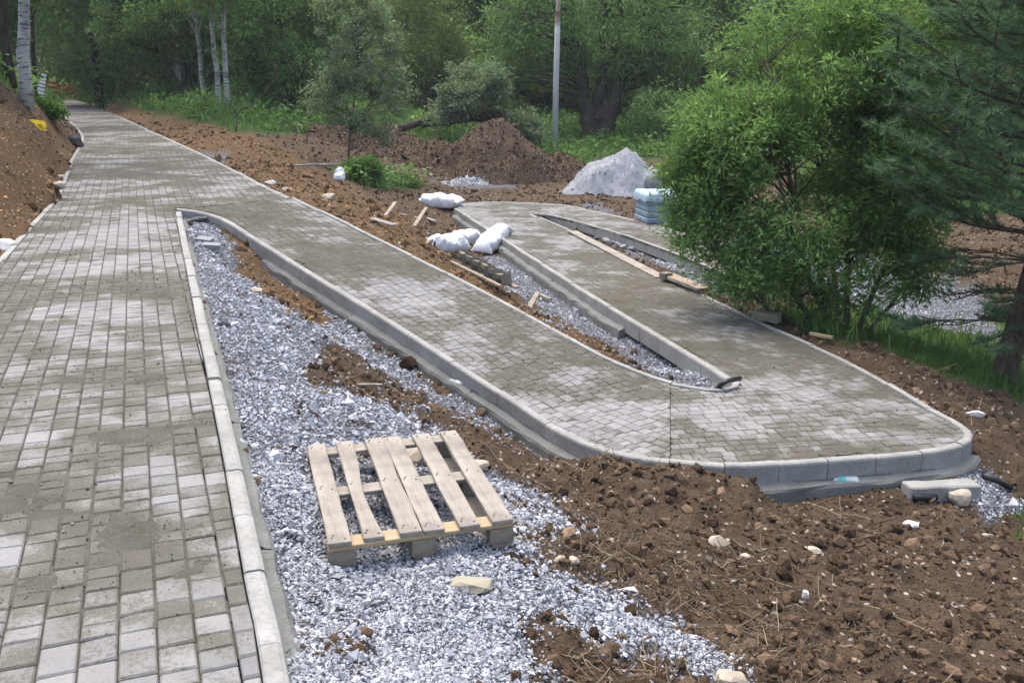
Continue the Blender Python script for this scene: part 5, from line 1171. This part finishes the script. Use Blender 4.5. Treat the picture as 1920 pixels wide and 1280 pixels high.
L = r.uniform(.075, .125, n)[:, None]; sd = np.cross(d, r.normal(size=(n, 3))); sd /= np.linalg.norm(sd, axis=1, keepdims=True)
V = np.stack([base_p - sd*.0046, base_p + sd*.0046, base_p + d*L], 1); cb = np.exp(r.normal(0, .2, len(SPt)))[ii]*np.exp(r.normal(0, .2, n))
tint = np.array([.092, .165, .078])*cb[:, None]
link('needles', mesh_np('needles', V.reshape(-1, 3), np.arange(n*3).reshape(-1, 3), False, dict(tint=np.repeat(tint, 3, 0))), pine, 'needle')
ti = r.permutation(len(SPt))[:420]; n2 = 420*16; jj = np.repeat(ti, 16); ax_ = np.tile(np.array([0, 0, 1.0]), (n2, 1)); t2 = r.random(n2)
bp_ = SPt[jj] + ax_*(t2*.09)[:, None]; d = ax_ + r.normal(0, .35, (n2, 3)); d /= np.linalg.norm(d, axis=1, keepdims=True); sd = np.cross(d, r.normal(size=(n2, 3))); sd /= np.linalg.norm(sd, axis=1, keepdims=True)
V = np.stack([bp_-sd*.004, bp_+sd*.004, bp_+d*.045], 1); tint = np.array([.13, .20, .065])*np.exp(r.normal(0, .2, n2))[:, None]
link('young_shoots', mesh_np('young_shoots', V.reshape(-1, 3), np.arange(n2*3).reshape(-1, 3), False, dict(tint=np.repeat(tint, 3, 0))), pine, 'needle')

# ------------------------------------------------------------------ the wood behind, one mass
r = np.random.default_rng(99); nC = 260
c = r.normal(size=(nC, 3)); c /= np.linalg.norm(c, axis=1, keepdims=True); c = c*(r.random((nC, 1))**.4)*np.array([3.0, 3.0, 5.4]) + np.array([0, 0, 5.4]); c = c[c[:, 2] > .4]
per = 70; n = len(c)*per; ci = np.repeat(np.arange(len(c)), per); u = r.normal(size=(n, 3)); u /= np.linalg.norm(u, axis=1, keepdims=True); P = c[ci] + u*(r.random((n, 1))**.5)*.85*np.array([1, 1, .7])
mixf = np.clip(r.normal(.45, .25, len(c))[ci] + r.normal(0, .18, n), 0, 1)[:, None]; pal = ((.11, .21, .062), (.215, .325, .108))
tint = (np.array(pal[0])*(1-mixf) + np.array(pal[1])*mixf)*np.exp(r.normal(0, .2, n))[:, None]
lm = leaf_mesh('wood_leaves', P, .26, .12, tint, r, .3, .5, u.copy()); lm.materials.append(M['leaf'])
v, f = tube(spline3([Vector((0, 0, -.4)), Vector((.1, 0, 3)), Vector((-.1, .1, 7)), Vector((0, 0, 10))], 3), [.22-.015*i for i in range(10)], 7); tm = mesh_py('wood_trunk', v, f, True); tm.materials.append(M['bark'])
bm = bmesh.new(); bm.from_mesh(lm); nf = len(bm.faces); bm.from_mesh(tm); bm.faces.ensure_lookup_table()
for f_ in list(bm.faces)[nf:]: f_.material_index = 1
wm = bpy.data.meshes.new('wood_tree'); bm.to_mesh(wm); bm.free(); wm.materials.append(M['leaf']); wm.materials.append(M['bark'])
src = bpy.data.objects.new('wood_tree', wm)
pts = []
for ring, cnt in ((60, 26), (67, 26), (76, 26), (88, 26)):
    for k in range(cnt):
        a = math.radians(-46 + 92*(k+r.uniform(.1, .9))/cnt); q = ring + r.normal(0, 2.2); 
        if q < 84 and 40 < 960+FOC*math.tan(a)/1.035 < 215: continue
        pts.append((math.sin(a)*q, math.cos(a)*q))
for (x_, y_) in ((-9, 58), (14, 50), (20, 42), (24, 36), (27, 30), (17, 54), (-36, 40), (30, 44), (34, 34), (-2, 60), (6, 58), (-50, 97), (-46, 99), (-42, 101), (-54, 95), (-38, 97), (-58, 104), (-48, 106), (-40, 107), (-41, 80), (-44.5, 82), (-47, 86), (-52, 84), (-38, 86)): pts.append((x_, y_))
pts = np.array(pts); PZ = Tz(pts[:, 0], pts[:, 1])-.2
wd = mesh_np('wood', np.c_[pts, PZ], [np.zeros((0, 3), int)] if False else np.zeros((1, 3), int)+np.array([[0, 1, 2]]), False, None, dict(size=r.uniform(.85, 1.35, len(pts)), turn=r.uniform(0, 6.28, len(pts))))
wood_o = link('far_wood', wd); tag(wood_o, 'mass of green woodland closing the view behind the clearing', 'wood', None, 'stuff')
ng = bpy.data.node_groups.new('wood', 'GeometryNodeTree'); ng.interface.new_socket('Geometry', in_out='INPUT', socket_type='NodeSocketGeometry'); ng.interface.new_socket('Geometry', in_out='OUTPUT', socket_type='NodeSocketGeometry')
gi, go = ng.nodes.new('NodeGroupInput'), ng.nodes.new('NodeGroupOutput'); mp = ng.nodes.new('GeometryNodeMeshToPoints'); oi = ng.nodes.new('GeometryNodeObjectInfo'); oi.inputs[0].default_value = src
ip = ng.nodes.new('GeometryNodeInstanceOnPoints'); a1 = ng.nodes.new('GeometryNodeInputNamedAttribute'); a1.data_type = 'FLOAT'; a1.inputs[0].default_value = 'size'; a2 = ng.nodes.new('GeometryNodeInputNamedAttribute'); a2.data_type = 'FLOAT'; a2.inputs[0].default_value = 'turn'
cx_ = ng.nodes.new('ShaderNodeCombineXYZ'); ng.links.new(gi.outputs[0], mp.inputs[0]); ng.links.new(mp.outputs[0], ip.inputs['Points']); ng.links.new(oi.outputs['Geometry'], ip.inputs['Instance'])
ng.links.new(a1.outputs['Attribute'], ip.inputs['Scale']); ng.links.new(a2.outputs['Attribute'], cx_.inputs[2]); ng.links.new(cx_.outputs[0], ip.inputs['Rotation']); ng.links.new(ip.outputs[0], go.inputs[0])
md = wood_o.modifiers.new('wood', 'NODES'); md.node_group = ng

# ------------------------------------------------------------------ thin haze volume, added to lift the dark gaps of the wood
bm = bmesh.new(); bmesh.ops.create_cube(bm, size=1.0)
for v in bm.verts: v.co = Vector((v.co.x*190, v.co.y*190+70, v.co.z*34+11))
hz = bpy.data.materials.new('haze'); hz.use_nodes = True; hz.node_tree.nodes.clear(); ho = hz.node_tree.nodes.new('ShaderNodeOutputMaterial'); pv = hz.node_tree.nodes.new('ShaderNodeVolumePrincipled')
pv.inputs['Color'].default_value = (.92, .96, 1.0, 1); pv.inputs['Density'].default_value = 0.0005; hz.node_tree.links.new(pv.outputs[0], ho.inputs['Volume'])
tag(link('haze', bm_mesh('haze', bm), None, hz), 'thin pale haze over the whole clearing, added to lift the dark of the wood', 'haze', None, 'stuff')
